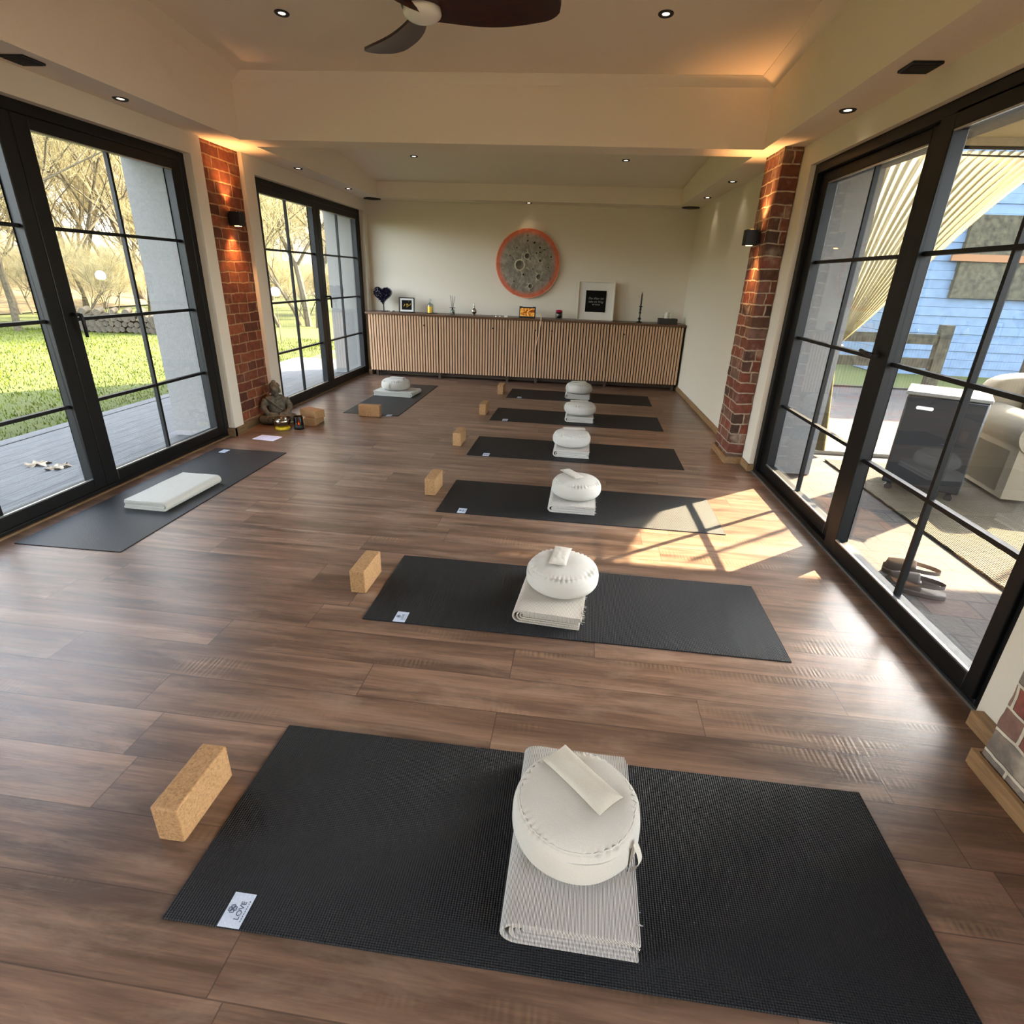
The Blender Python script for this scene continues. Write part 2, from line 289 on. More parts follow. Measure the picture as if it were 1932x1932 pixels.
# ------------------------------------------------------------------ mesh builder
class MB:
    def __init__(s): s.v = []; s.f = []; s.mi = []; s.cur = 0
    def q(s, vs, fs):
        b = len(s.v); s.v += [tuple(p) for p in vs]; s.f += [tuple(b + i for i in f) for f in fs]; s.mi += [s.cur] * len(fs); return s
    def box(s, x0, x1, y0, y1, z0, z1):
        return s.q([(x0, y0, z0), (x1, y0, z0), (x1, y1, z0), (x0, y1, z0), (x0, y0, z1), (x1, y0, z1), (x1, y1, z1), (x0, y1, z1)],
                   [(0, 3, 2, 1), (4, 5, 6, 7), (0, 1, 5, 4), (1, 2, 6, 5), (2, 3, 7, 6), (3, 0, 4, 7)])
    def tube(s, pts, r, n=8, caps=True):
        P = [Vector(p) for p in pts]; rs = r if isinstance(r, (list, tuple)) else [r] * len(P); V = []; up = None
        for i, p in enumerate(P):
            d = (P[min(i + 1, len(P) - 1)] - P[max(i - 1, 0)])
            d = d.normalized() if d.length > 1e-9 else Vector((0, 0, 1))
            if up is None: up = d.orthogonal().normalized()
            a = (up - d * up.dot(d)); a = a.normalized() if a.length > 1e-6 else d.orthogonal().normalized(); up = a; b = d.cross(a)
            V += [p + (a * math.cos(2 * PI * k / n) + b * math.sin(2 * PI * k / n)) * rs[i] for k in range(n)]
        F = [(i * n + k, i * n + (k + 1) % n, (i + 1) * n + (k + 1) % n, (i + 1) * n + k) for i in range(len(P) - 1) for k in range(n)]
        if caps: F += [tuple(range(n - 1, -1, -1)), tuple((len(P) - 1) * n + k for k in range(n))]
        return s.q(V, F)
    def lathe(s, prof, n=32, c=(0, 0, 0), axis='z', sx=1, sy=1):
        V = []; F = []
        for (r, z) in prof:
            for k in range(n):
                a = 2 * PI * k / n; x, y = r * math.cos(a) * sx, r * math.sin(a) * sy
                V.append((c[0] + x, c[1] + y, c[2] + z) if axis == 'z' else (c[0] + x, c[1] + z, c[2] + y) if axis == 'y' else (c[0] + z, c[1] + x, c[2] + y))
        for i in range(len(prof) - 1):
            for k in range(n): F.append((i * n + k, i * n + (k + 1) % n, (i + 1) * n + (k + 1) % n, (i + 1) * n + k))
        ring = tuple(prof[0]) == tuple(prof[-1])
        if prof[0][0] > 1e-6 and not ring: F.append(tuple(range(n - 1, -1, -1)))
        if prof[-1][0] > 1e-6 and not ring: F.append(tuple((len(prof) - 1) * n + k for k in range(n)))
        return s.q(V, F)
    def ell(s, c, r, n=16, m=10, rot=None):
        V = []; F = []
        for i in range(m + 1):
            ph = PI * i / m
            for k in range(n):
                a = 2 * PI * k / n; p = Vector((r[0] * math.sin(ph) * math.cos(a), r[1] * math.sin(ph) * math.sin(a), r[2] * math.cos(ph)))
                if rot is not None: p = rot @ p
                V.append(p + Vector(c))
        for i in range(m):
            for k in range(n): F.append((i * n + k, (i + 1) * n + k, (i + 1) * n + (k + 1) % n, i * n + (k + 1) % n))
        return s.q(V, F)
    def grid(s, fn, nu, nv, cu=False):
        V = [fn(i / nu, j / nv) for i in range(nu + (0 if cu else 1)) for j in range(nv + 1)]; N = nv + 1; R_ = nu if cu else nu + 1
        F = [(i * N + j, ((i + 1) % R_) * N + j, ((i + 1) % R_) * N + j + 1, i * N + j + 1) for i in range(nu) for j in range(nv)]
        return s.q(V, F)
    def prism(s, poly, a0, a1, axis='z'):
        n = len(poly)
        def P(p, a): return (p[0], p[1], a) if axis == 'z' else (p[0], a, p[1]) if axis == 'y' else (a, p[0], p[1])
        V = [P(p, a0) for p in poly] + [P(p, a1) for p in poly]
        return s.q(V, [tuple(range(n - 1, -1, -1)), tuple(range(n, 2 * n))] + [(i, (i + 1) % n, n + (i + 1) % n, n + i) for i in range(n)])
    def build(s, name, mats, parent=None, smooth=False, bevel=0, seg=2, auto=None, **props):
        me = bpy.data.meshes.new(name); me.from_pydata([tuple(v) for v in s.v], [], s.f)
        for m in (mats if isinstance(mats, (list, tuple)) else [mats]): me.materials.append(M[m] if isinstance(m, str) else m)
        for p, i in zip(me.polygons, s.mi): p.material_index = i; p.use_smooth = smooth
        import bmesh
        bm = bmesh.new(); bm.from_mesh(me); bmesh.ops.remove_doubles(bm, verts=bm.verts, dist=1e-5); bmesh.ops.recalc_face_normals(bm, faces=bm.faces); bm.to_mesh(me); bm.free()
        me.update(); o = bpy.data.objects.new(name, me); C.objects.link(o)
        if parent is not None: o.parent = parent
        if bevel:
            md = o.modifiers.new('bevel', 'BEVEL'); md.width = bevel; md.segments = seg; md.limit_method = 'ANGLE'; md.angle_limit = math.radians(35)
            for p in me.polygons: p.use_smooth = True
            try: me.set_sharp_from_angle(angle=math.radians(40))
            except Exception: pass
        if smooth and auto:
            try: me.set_sharp_from_angle(angle=math.radians(auto))
            except Exception: pass
        for k, v in props.items(): o[k] = v
        return o
def tag(o, label, cat, group=None):
    o['label'] = label; o['category'] = cat
    if group: o['group'] = group
    return o
def thing(name, label, cat, loc=(0, 0, 0), rz=0.0, group=None):
    o = bpy.data.objects.new(name, None); C.objects.link(o); o.empty_display_size = 0.1
    o.location = loc; o.rotation_euler = (0, 0, rz); return tag(o, label, cat, group)
def struct(o): o['kind'] = 'structure'; return o
def dup(root, loc, rz=None, label=None, group=None):
    def cp(o, par):
        c = o.copy(); C.objects.link(c)
        if par is not None: c.parent = par; c.matrix_parent_inverse = o.matrix_parent_inverse.copy()
        for ch in list(o.children): cp(ch, c)
        return c
    r = cp(root, None); r.location = loc
    if rz is not None: r.rotation_euler = (0, 0, rz)
    if label: r['label'] = label
    if group: r['group'] = group
    return r
def text(name, body, mat, size, parent, loc, rot, ext=0.0003, shear=0.0, align='CENTER', sx=1.0):
    cu = bpy.data.curves.new(name, 'FONT'); cu.body = body; cu.size = size; cu.extrude = ext; cu.shear = shear; cu.align_x = align; cu.align_y = 'CENTER'
    tmp = bpy.data.objects.new(name, cu); C.objects.link(tmp); dg = bpy.context.evaluated_depsgraph_get()
    me = bpy.data.meshes.new_from_object(tmp.evaluated_get(dg)); bpy.data.objects.remove(tmp)
    me.materials.clear(); me.materials.append(M[mat]); o = bpy.data.objects.new(name, me); C.objects.link(o)
    o.parent = parent; o.location = loc; o.rotation_euler = rot; o.scale = (sx, 1, 1); return o

# ------------------------------------------------------------------ room shell
ZS = 2.342
def zc(y): return 2.713 + 0.0706 * (4.872 - y)
Y0 = -2.6
struct(MB().box(-3.10, 1.69, Y0 - 0.2, 8.75, -0.12, 0.0).build('floor', 'floor'))
# wall_left: openings for doors, the first added unseen for light, at y -2.0..0.85, 1.75..4.63, 5.54..8.36
wl = MB()
for (a, b) in ((Y0, -2.0), (0.85, 1.75), (4.63, 4.77), (5.36, 5.54), (8.36, 8.5)): wl.box(-3.50, -2.95, a, b, 0, ZS)
wl.box(-3.50, -3.05, 4.77, 5.36, 0, ZS)
for (a, b) in ((-2.0, 0.85), (1.75, 4.63), (5.54, 8.36)): wl.box(-3.50, -2.95, a, b, 2.20, ZS)
wl.box(-3.50, -2.75, Y0, 8.5, ZS + 0.30, 3.1)
struct(wl.build('wall_left', 'wall'))
wx = MB()
for (a, b) in ((Y0, -2.0), (0.85, 1.75), (4.63, 5.54), (8.36, 8.75)): wx.box(-3.52, -3.5, a, b, 0, 2.3)
wx.box(-3.52, -3.5, Y0, 8.75, 2.2, 2.7)
wr = MB()
wr.box(1.56, 2.03, 4.55, 5.16, 0, ZS); wr.box(1.59, 2.03, 5.16, 8.5, 0, ZS); wr.box(1.56, 2.03, 0.6, 1.72, 0, ZS); wr.box(1.56, 2.03, 0.55, 0.6, 0, ZS); wr.box(1.56, 2.03, Y0, -2.0, 0, ZS); wr.box(1.56, 2.03, -2.0, 0.55, 2.20, ZS)  # includes the opening behind the camera for the added sun door
wr.box(1.56, 2.03, 1.72, 4.55, 2.20, ZS); wr.box(1.50, 2.03, Y0, 8.5, ZS + 0.30, 3.1)
struct(wr.build('wall_right', 'wall'))
struct(MB().box(-3.52, 2.05, 8.5, 8.75, 0, 3.0).build('wall_back', 'wall'))
struct(MB().box(-3.52, 2.05, Y0 - 0.15, Y0, 0, 3.3).build('wall_front', 'wall'))
cl = MB()
def slab(m, x0, x1, y0, y1, dz=0.0, th=0.06):
    m.q([(x0, y0, zc(y0) + dz), (x1, y0, zc(y0) + dz), (x1, y1, zc(y1) + dz), (x0, y1, zc(y1) + dz), (x0, y0, zc(y0) + dz + th), (x1, y0, zc(y0) + dz + th), (x1, y1, zc(y1) + dz + th), (x0, y1, zc(y1) + dz + th)],
        [(0, 3, 2, 1), (4, 5, 6, 7), (0, 1, 5, 4), (1, 2, 6, 5), (2, 3, 7, 6), (3, 0, 4, 7)])
slab(cl, -3.0, 1.7, Y0, 8.5, 0.055)
# sloping bevel strip round the near coffer
ch, cz = 0.10, 0.05
def strip(m, a, b, c, d): m.q([a, b, c, d], [(0, 1, 2, 3)])
xa, xb, ya, yb = -2.68, 1.313, -1.9, 4.872
O = [(xa, ya), (xb, ya), (xb, yb), (xa, yb)]; I = [(xa + ch, ya + ch), (xb - ch, ya + ch), (xb - ch, yb - 0.05), (xa + ch, yb - 0.05)]
for i in range(4):
    j = (i + 1) % 4
    cl.q([(O[i][0], O[i][1], zc(O[i][1])), (O[j][0], O[j][1], zc(O[j][1])), (I[j][0], I[j][1], zc(I[j][1]) + cz), (I[i][0], I[i][1], zc(I[i][1]) + cz),
          (O[i][0], O[i][1], zc(O[i][1]) + 0.09), (O[j][0], O[j][1], zc(O[j][1]) + 0.09), (I[j][0], I[j][1], zc(I[j][1]) + 0.09), (I[i][0], I[i][1], zc(I[i][1]) + 0.09)],
         [(0, 3, 2, 1), (4, 5, 6, 7), (0, 1, 5, 4), (1, 2, 6, 5), (2, 3, 7, 6), (3, 0, 4, 7)])
struct(cl.build('ceiling', 'ceil'))
def sof(name, x0, x1, y0, y1):
    struct(MB().q([(x0, y0, ZS), (x1, y0, ZS), (x1, y1, ZS), (x0, y1, ZS), (x0, y0, zc(y0) + 0.07), (x1, y0, zc(y0) + 0.07), (x1, y1, zc(y1) + 0.07), (x0, y1, zc(y1) + 0.07)],
        [(0, 3, 2, 1), (4, 5, 6, 7), (0, 1, 5, 4), (1, 2, 6, 5), (2, 3, 7, 6), (3, 0, 4, 7)]).build(name, 'ceil'))
sof('trim_1', -2.68, 1.313, 4.872, 5.13)
sof('trim_2', -3.5, -2.68, Y0, 8.5)
sof('trim_3', 1.313, 2.03, Y0, 8.5)
sof('trim_4', -2.68, 1.313, 8.2, 8.5)
sof('trim_5', -2.68, 1.313, Y0, -1.9)
rf = MB(); slab(rf, -3.6, 2.1, Y0 - 0.2, 8.8, 0.14, 0.1); ro = rf.build('roof', 'blackmat'); struct(ro)
exo = wx.build('facade_left', 'render'); struct(exo)
# exterior reveals (jambs and heads) rendered grey outside of each door frame
rv = MB()
for (a, b) in ((-2.0, 0.85), (1.75, 4.63), (5.54, 8.36)):
    rv.box(-3.521, -3.10, a - 0.004, a + 0.006, -0.02, 2.2); rv.box(-3.521, -3.10, b - 0.006, b + 0.004, -0.02, 2.2); rv.box(-3.521, -3.10, a, b, 2.19, 2.204)
struct(rv.build('trim_6', 'render'))
rv = MB(); rv.box(1.70, 2.052, 4.544, 4.554, -0.0, 2.2); rv.box(1.70, 2.052, 1.716, 1.726, 0, 2.2); rv.box(1.70, 2.052, 1.72, 4.55, 2.19, 2.204)
rv.box(2.03, 2.052, 4.55, 8.75, 0, 2.9); rv.box(2.03, 2.052, Y0, -2.0, 0, 2.9); rv.box(2.03, 2.052, 0.55, 1.72, 0, 2.9); rv.box(2.03, 2.052, -2.0, 0.55, 2.2, 2.9); rv.box(2.03, 2.052, 1.72, 4.55, 2.2, 2.9)
struct(rv.build('trim_7', 'render'))
# baseboards
b = MB()
b.box(-2.95, -2.935, 4.60, 4.785, 0, 0.075); b.box(-3.01, -2.935, 4.60, 4.632, 0, 0.075); b.box(-2.985, -2.968, 4.785, 5.36, 0, 0.075)
b.box(-2.985, -2.935, 5.345, 5.36, 0, 0.075); b.box(-2.95, -2.935, 5.36, 5.54, 0, 0.075); b.box(-2.95, -2.935, 8.36, 8.5, 0, 0.075)
struct(b.build('baseboard_left', 'baseL', bevel=0.002))
b = MB(); b.box(1.575, 1.59, 5.16, 8.5, 0, 0.06); b.box(1.405, 1.42, 4.72, 5.16, 0, 0.06); b.box(1.405, 1.56, 4.72, 4.735, 0, 0.06); b.box(1.545, 1.56, 4.53, 4.72, 0, 0.06); b.box(1.405, 1.59, 5.16, 5.175, 0, 0.06)
b.box(1.545, 1.60, 4.53, 4.55, 0, 0.06); b.box(1.515, 1.56, 1.50, 1.69, 0, 0.06); b.box(1.400, 1.415, 0.74, 1.49, 0, 0.06); b.box(1.400, 1.56, 1.49, 1.505, 0, 0.06)
struct(b.build('baseboard_right', 'base', bevel=0.002))
b = MB(); b.box(-2.95, -2.90, 8.18, 8.30, 0, 0.07); struct(b.build('baseboard_back', 'baseL'))

# ------------------------------------------------------------------ doors (glazed)
def door(n, side, y0, y1, sp, opts):
    """side -1 left wall, +1 right wall; face x of frame, outward direction = side"""
    fx = -3.01 if side < 0 else 1.595
    def bx(m, d0, d1, *r): m.box(min(fx + side * d0, fx + side * d1), max(fx + side * d0, fx + side * d1), *r)
    root = bpy.data.objects.new('door_%d' % n, None); C.objects.link(root); root['kind'] = 'structure'
    fr = MB()
    bx(fr, 0, 0.085, y0, y0 + 0.06, 0, 2.2); bx(fr, 0, 0.085, y1 - 0.06, y1, 0, 2.2); bx(fr, 0, 0.085, y0 + 0.06, y1 - 0.06, 2.14, 2.2); bx(fr, 0, 0.085, y0 + 0.06, y1 - 0.06, 0.012, 0.035)
    fr.build('frame', 'black', root, bevel=0.004)
    sm = MB(); bx(sm, -0.012, 0.085, y0, y1, 0, 0.012); sm.build('threshold', 'seal' if side > 0 else 'baseL', root)
    for k, (g0, g1, a, b_) in enumerate(sp):   # glass range g0..g1, leaf outer a..b_
        d = opts.get('rec', (0.0, 0.0))[k]
        lf = MB(); d0, d1 = 0.004 + d, 0.072 + d
        bx(lf, d0, d1, a, g0, 0.035, 2.14); bx(lf, d0, d1, g1, b_, 0.035, 2.14); bx(lf, d0, d1, g0, g1, 0.035, 0.11); bx(lf, d0, d1, g0, g1, 2.075, 2.14)
        leaf = lf.build('door_leaf', 'black', root, bevel=0.005)
        gs = MB(); gm = (g0 + g1) / 2
        for (q0, q1, z0, z1) in ((g0, g1, 0.11, 0.118), (g0, g1, 2.067, 2.075)): bx(gs, d0 + 0.001, d0 + 0.012, q0, q1, z0, z1)
        gs.build('glazing_bead', 'seal', leaf)
        mu = MB()
        for z in (0.585, 1.087, 1.59): bx(mu, d0 + 0.028, d0 + 0.056, g0, g1, z - 0.010, z + 0.010)
        bx(mu, d0 + 0.029, d0 + 0.055, gm - 0.010, gm + 0.010, 0.11, 2.075)
        mu.build('glazing_bar', 'black', leaf)
        pn = MB(); bx(pn, d0 + 0.040, d0 + 0.044, g0 - 0.01, g1 + 0.01, 0.10, 2.085); pn.build('pane', 'glass', leaf)
        if opts.get('handle') == k:
            h = MB(); hy = opts['hy']; s_ = -side * 1.0
            h.tube([(fx + side * 0.004, hy, 1.12), (fx - side * 0.05, hy, 1.12)], 0.011, 10)
            if side < 0: h.tube([(fx - side * 0.05, hy, 1.125), (fx - side * 0.055, hy + 0.008, 1.09), (fx - side * 0.055, hy + 0.008, 0.99)], [0.012, 0.011, 0.009], 10)
            else: h.tube([(fx - side * 0.05, hy, 1.12), (fx - side * 0.055, hy + 0.05, 1.122), (fx - side * 0.052, hy + 0.13, 1.13)], [0.012, 0.011, 0.009], 10)
            h.build('handle', 'blackmat', leaf, smooth=True)
    return root
door(1, -1, 1.75, 4.63, ((1.91, 3.11, 1.81, 3.205), (3.31, 4.47, 3.207, 4.57)), {'handle': 1, 'hy': 3.27})
door(2, -1, 5.54, 8.36, ((5.70, 6.86, 5.60, 6.955), (7.06, 8.22, 6.957, 8.30)), {'handle': 1, 'hy': 7.02})
door(3, 1, 1.72, 4.55, ((1.84, 2.98, 1.78, 3.10), (3.24, 4.37, 3.10, 4.49)), {'handle': 0, 'hy': 3.06, 'rec': (-0.02, 0.03)})
door(5, 1, -2.0, 0.55, ((-1.88, -0.80, -1.94, -0.72), (-0.68, 0.43, -0.72, 0.49)), {})  # unseen door added so sun bounces off the floor to the ceiling
door(4, -1, -2.0, 0.85, ((-1.84, -0.68, -1.94, -0.58), (-0.48, 0.69, -0.578, 0.79)), {})  # unseen door added to bring daylight to the foreground

# ------------------------------------------------------------------ brick pillars
def pillar(label, x0, x1, y0, y1, face, mat, amp=0.008):
    m = MB(); nz = 110
    pts = []
    if face == 'both': path = [(x0, y1), (x0, y0), (x1, y0), (x1, y1)]
    else: path = [(x1, y0), (x1, y1), (x0, y1), (x0, y0)]
    P = []
    for i in range(4):
        a = Vector(path[i]); b_ = Vector(path[(i + 1) % 4]); n = max(2, int((b_ - a).length / 0.022))
        P += [a.lerp(b_, k / n) for k in range(n)]
    c = Vector(((x0 + x1) / 2, (y0 + y1) / 2)); n = len(P); V = []
    for j in range(nz + 1):
        z = ZS * j / nz
        for p in P:
            d = mn.noise(Vector((p.x * 9, p.y * 9, z * 12))) * amp + mn.noise(Vector((p.x * 30, p.y * 30, z * 30 + 5))) * amp * 0.5
            q = p + (p - c).normalized() * (d - amp * 0.3); V.append((q.x, q.y, z))
    m.q(V, [(j * n + k, j * n + (k + 1) % n, (j + 1) * n + (k + 1) % n, (j + 1) * n + k) for j in range(nz) for k in range(n)])
    return tag(m.build('brick_pillar', mat, smooth=True, auto=45), label, 'pillar')
pillar('orange red brick pillar face between the two left glass doors', -3.045, -2.985, 4.775, 5.355, 'x', 'brickL', 0.004)
pillar('worn brown brick pillar right of the far mats carrying a black wall lamp', 1.425, 1.555, 4.74, 5.155, 'both', 'brickR', 0.008)
pillar('whitewashed red brick pillar at the right edge of the picture nearest the camera', 1.42, 1.555, 0.75, 1.48, 'both', 'brickN', 0.008)

# ------------------------------------------------------------------ lamps
def sconce(label, x, y, z, side):
    t = thing('wall_lamp', label, 'lamp', (x, y, z))
    s_ = side
    b = MB(); b.box(0 if s_ > 0 else -0.09, 0.09 if s_ > 0 else 0, -0.045, 0.045, -0.055, 0.055)
    b.build('lamp_body', 'blackmat', t, bevel=0.002)
    MB().box(min(0, -s_ * 0.02), max(0, -s_ * 0.02), -0.03, 0.03, -0.04, 0.04).build('wall_bracket', 'blackmat', t)
    for u in (1, -1):
        MB().box(s_ * 0.045 - 0.02, s_ * 0.045 + 0.02, -0.02, 0.02, min(u * 0.055, u * 0.057), max(u * 0.055, u * 0.057)).build('lens', 'warm', t)
        l = bpy.data.lights.new('lamp_beam', 'SPOT'); l.energy = 20; l.color = (1.0, 0.46, 0.16); l.spot_size = math.radians(95); l.spot_blend = 0.9; l.shadow_soft_size = 0.022
        o = bpy.data.objects.new('lamp_beam', l); C.objects.link(o); o.parent = t; o.location = (s_ * 0.04, 0, u * 0.062)
        o.rotation_euler = (0, (PI if u > 0 else 0), 0)
    return t
sconce('black up and down wall lamp glowing on the orange brick pillar', -2.955, 5.08, 1.80, 1)
sconce('black up and down wall lamp on the worn brown brick pillar at right', 1.395, 4.93, 1.77, -1)
def downlight():
    t = thing('downlight', '', 'spotlight')
    MB().lathe([(0.022, -0.004), (0.040, -0.006), (0.044, -0.002), (0.044, 0.004), (0.022, 0.004), (0.022, -0.004)], 28).build('trim_ring', 'blackmat', t, smooth=True, auto=40)
    MB().lathe([(0.0, -0.001), (0.0215, -0.001), (0.0215, 0.004), (0.0, 0.004)], 20).build('lens', 'lamp', t)
    l = bpy.data.lights.new('beam', 'SPOT'); l.energy = 1.2; l.color = (1, 0.84, 0.62); l.spot_size = math.radians(100); l.spot_blend = 0.9; l.shadow_soft_size = 0.03
    o = bpy.data.objects.new('beam', l); C.objects.link(o); o.parent = t; o.location = (0, 0, -0.012)
    return t
dl = downlight()
zz = lambda y: zc(y) + 0.055
spots = [((-1.84, 4.02, zz(4.02)), 'black round downlight in the near ceiling, left of the fan'),
 ((0.418, 4.02, zz(4.02)), 'black round downlight in the near ceiling, right of the fan'),
 ((-1.85, 7.0, zz(7.0)), 'small black downlight in the far ceiling, left of the pair behind the beam'),
 ((0.475, 6.98, zz(6.98)), 'small black downlight in the far ceiling, right of the pair behind the beam'),
 ((-2.82, 3.81, ZS), 'black round downlight in the left soffit above the nearer glass door'),
 ((1.449, 3.83, ZS), 'black round downlight in the right soffit above the sliding glass door'),
 ((-2.79, 6.11, ZS), 'black downlight in the left soffit above the far glass door, nearer the brick pillar'),
 ((-2.79, 7.44, ZS), 'black downlight in the left soffit above the far glass door, nearer the back wall'),
 ((1.458, 6.27, ZS), 'black downlight in the far right soffit, nearer the brick pillar'),
 ((1.470, 7.40, ZS), 'black downlight in the far right soffit, nearer the round speaker'),
 ((-0.66, 8.35, ZS), 'black downlight in the back soffit above the moon disc')]
for i, (p, lb) in enumerate(spots):
    o = dl if i == 0 else dup(dl, p)
    o.location = p; o['label'] = lb; o['group'] = 'recessed ceiling downlights'
    if abs(p[2] - ZS) > 0.01: o.rotation_euler = (-0.0706, 0, 0)
sp_ = thing('ceiling_speaker', 'round black ceiling speaker in the back left corner of the soffit', 'speaker', (-2.80, 8.33, ZS), 0, 'ceiling speakers')
MB().lathe([(0.0, -0.012), (0.09, -0.012), (0.105, -0.008), (0.108, 0.0), (0.0, 0.0)], 36).build('grille', 'blackmat', sp_, smooth=True, auto=30)
MB().lathe([(0.108, -0.009), (0.114, -0.009), (0.114, 0.0), (0.108, 0.0), (0.108, -0.009)], 36).build('rim', 'black', sp_, smooth=True, auto=30)
dup(sp_, (1.466, 8.36, ZS), 0, 'round black ceiling speaker in the back right corner of the soffit')
vt = thing('ceiling_vent', 'square black grille in the left soffit near the camera', 'vent', (-2.81, 3.15, ZS), 0, 'square soffit grilles')
MB().box(-0.065, 0.065, -0.065, 0.065, -0.012, 0.0).build('housing', 'blackmat', vt, bevel=0.004)
m = MB()
for k in range(9): m.box(-0.055, 0.055, -0.052 + k * 0.0125, -0.046 + k * 0.0125, -0.015, -0.012)
m.build('slats', 'black', vt)
dup(vt, (1.453, 3.14, ZS), 0, 'square black grille in the right soffit near the camera')

# ------------------------------------------------------------------ ceiling fan
fan = thing('ceiling_fan', 'dark walnut three blade ceiling fan with a white round light', 'fan', (-0.764, 3.115, 2.50))
MB().lathe([(0.0, -0.022), (0.03, -0.021), (0.06, -0.014), (0.08, -0.003), (0.087, 0.008), (0.086, 0.03), (0.0, 0.03)], 40).build('light_diffuser', 'globe', fan, smooth=True)
MB().lathe([(0.0, 0.03), (0.092, 0.028), (0.10, 0.05), (0.098, 0.09), (0.07, 0.12), (0.04, 0.14), (0.0, 0.14)], 40).build('motor_housing', 'fanwood', fan, smooth=True)
MB().tube([(0, 0, 0.13), (0, 0, 0.35)], 0.014, 14).build('down_rod', 'blackmat', fan, smooth=True)
MB().lathe([(0.0, 0.30), (0.03, 0.30), (0.065, 0.345), (0.068, 0.40), (0.0, 0.40)], 30).build('ceiling_rose', 'fanwood', fan, smooth=True)
def blade_fn(th):
    def fn(u, v):
        r = 0.05 + 0.585 * u
        wd = 0.048 + 0.080 * math.sin(min(1, u * 1.25) * PI * 0.62) ** 1.2
        if u > 0.80: wd *= math.sqrt(max(0.0, 1 - ((u - 0.80) / 0.2) ** 2.2))
        s_ = (v - 0.5) * 2; tw = math.radians(24 * (1 - u) + 7)
        y = s_ * wd * math.cos(tw) - 0.03 * math.sin(u * PI); z = -s_ * wd * math.sin(tw) * 1.0 + 0.022 + 0.018 * (1 - s_ * s_) * (1 - u)
        return (r, y, z + th)
    return fn
for a in (-7, 126, 238):
    m = MB(); m.grid(blade_fn(0.006), 40, 12); m.grid(blade_fn(-0.006), 40, 12)
    n = 13; N = 41 * n   # close the rim
    rim = [i * n for i in range(41)] + [40 * n + j for j in range(1, 13)] + [i * n + 12 for i in range(39, -1, -1)] + [j for j in range(11, 0, -1)]
    m.f += [(rim[k], rim[(k + 1) % len(rim)], rim[(k + 1) % len(rim)] + N, rim[k] + N) for k in range(len(rim))]; m.mi += [0] * len(rim)
    o = m.build('fan_blade', 'fanwood', fan, smooth=True, auto=60); o.rotation_euler = (0, 0, math.radians(a))

# ------------------------------------------------------------------ cabinet with slatted fronts
cab = thing('slatted_sideboard', 'long low oak slatted sideboard across the back wall', 'sideboard', (0, 0, 0))
XL_, XR_ = -2.90, 1.565
MB().box(XL_ - 0.02, XR_ + 0.01, 8.075, 8.49, 0.868, 0.895).build('top_board', 'walnut', cab, bevel=0.003)
MB().box(XL_ + 0.02, XR_ - 0.01, 8.14, 8.48, 0.09, 0.866).build('carcass', 'plinth', cab)
MB().box(XL_ + 0.05, XR_ - 0.05, 8.22, 8.24, 0.018, 0.088).build('plinth', 'plinth', cab)
seams = [-2.89, -1.865, -0.868, -0.446, 0.552, 1.56]
for xl in (-2.80, -1.863, -0.866, -0.446, 0.551, 1.513): MB().box(xl - 0.018, xl + 0.018, 8.13, 8.18, 0, 0.09).build('leg', 'plinth', cab)
kn = [-2.067, -1.078, -0.479, -0.246, 0.752]
for i in range(5):
    a, b_ = seams[i] + 0.002, seams[i + 1] - 0.002
    m = MB(); m.box(a, b_, 8.118, 8.138, 0.085, 0.864); m.cur = 1; n = round((b_ - a) / 0.0392); p = (b_ - a) / n
    for k in range(n): m.box(a + (k + 0.5) * p - 0.0125, a + (k + 0.5) * p + 0.0125, 8.10, 8.118, 0.085, 0.864)
    d = m.build('door', ['blackmat', 'slat'], cab)
    MB().lathe([(0, -0.02), (0.010, -0.018), (0.012, -0.010), (0.006, -0.004), (0.006, 0.0), (0, 0)], 14, (kn[i], 8.098, 0.742), 'y').build('knob', 'blackmat', d, smooth=True)

# ------------------------------------------------------------------ moon disc
mo = thing('moon_disc', 'round grey moon relief with an orange rim on the back wall', 'wall art', (-0.652, 8.5, 1.60))
R0 = 0.445
craters = [(-0.105, -0.02, 0.062, 1), (-0.008, 0.10, 0.036, 1), (0.165, -0.165, 0.034, 1), (0.053, -0.29, 0.030, 1), (-0.05, -0.14, 0.018, 0), (0.175, 0.045, 0.018, 0), (0.165, 0.21, 0.018, 0), (0.225, 0.185, 0.013, 0),
 (0.12, 0.14, 0.013, 0), (0.17, 0.15, 0.014, 0), (0.325, 0.095, 0.013, 0), (0.295, -0.04, 0.012, 0), (0.085, 0.27, 0.015, 0), (-0.155, 0.20, 0.013, 0), (-0.185, -0.235, 0.013, 0), (-0.01, 0.29, 0.014, 0), (-0.015, 0.36, 0.012, 0), (0.08, -0.065, 0.010, 0), (-0.25, 0.1, 0.01, 0)]
def mh(x, z):
    h = 0.012 * mn.noise(Vector((x * 9, z * 9, 1))) + 0.004 * mn.noise(Vector((x * 40, z * 40, 2)))
    for (cx, cz_, r, big) in craters:
        d = math.hypot(x - cx, z - cz_) / r
        if d < 2: h += (-0.020 * max(0, 1 - d * d) + 0.012 * math.exp(-((d - 1.05) / 0.16) ** 2)) * (1 if big else 0.8)
    return h
m = MB()
def mf(u, v):
    a = 2 * PI * u; r = R0 * v; x, z = r * math.cos(a), r * math.sin(a)
    return (x, -0.045 - 0.02 * math.sqrt(max(0, 1 - v * v)) - mh(x, z), z)
m.grid(mf, 360, 150, cu=True); o = m.build('moon_face', 'moon', mo, smooth=True)
rays = [(cx, cz_, r, math.radians(a)) for (cx, cz_, r, big), al in zip(craters, ((75, 130, -80, -25), (95, -60, 20), (50, 130, -120), (200, 150, -100))) for a in al]
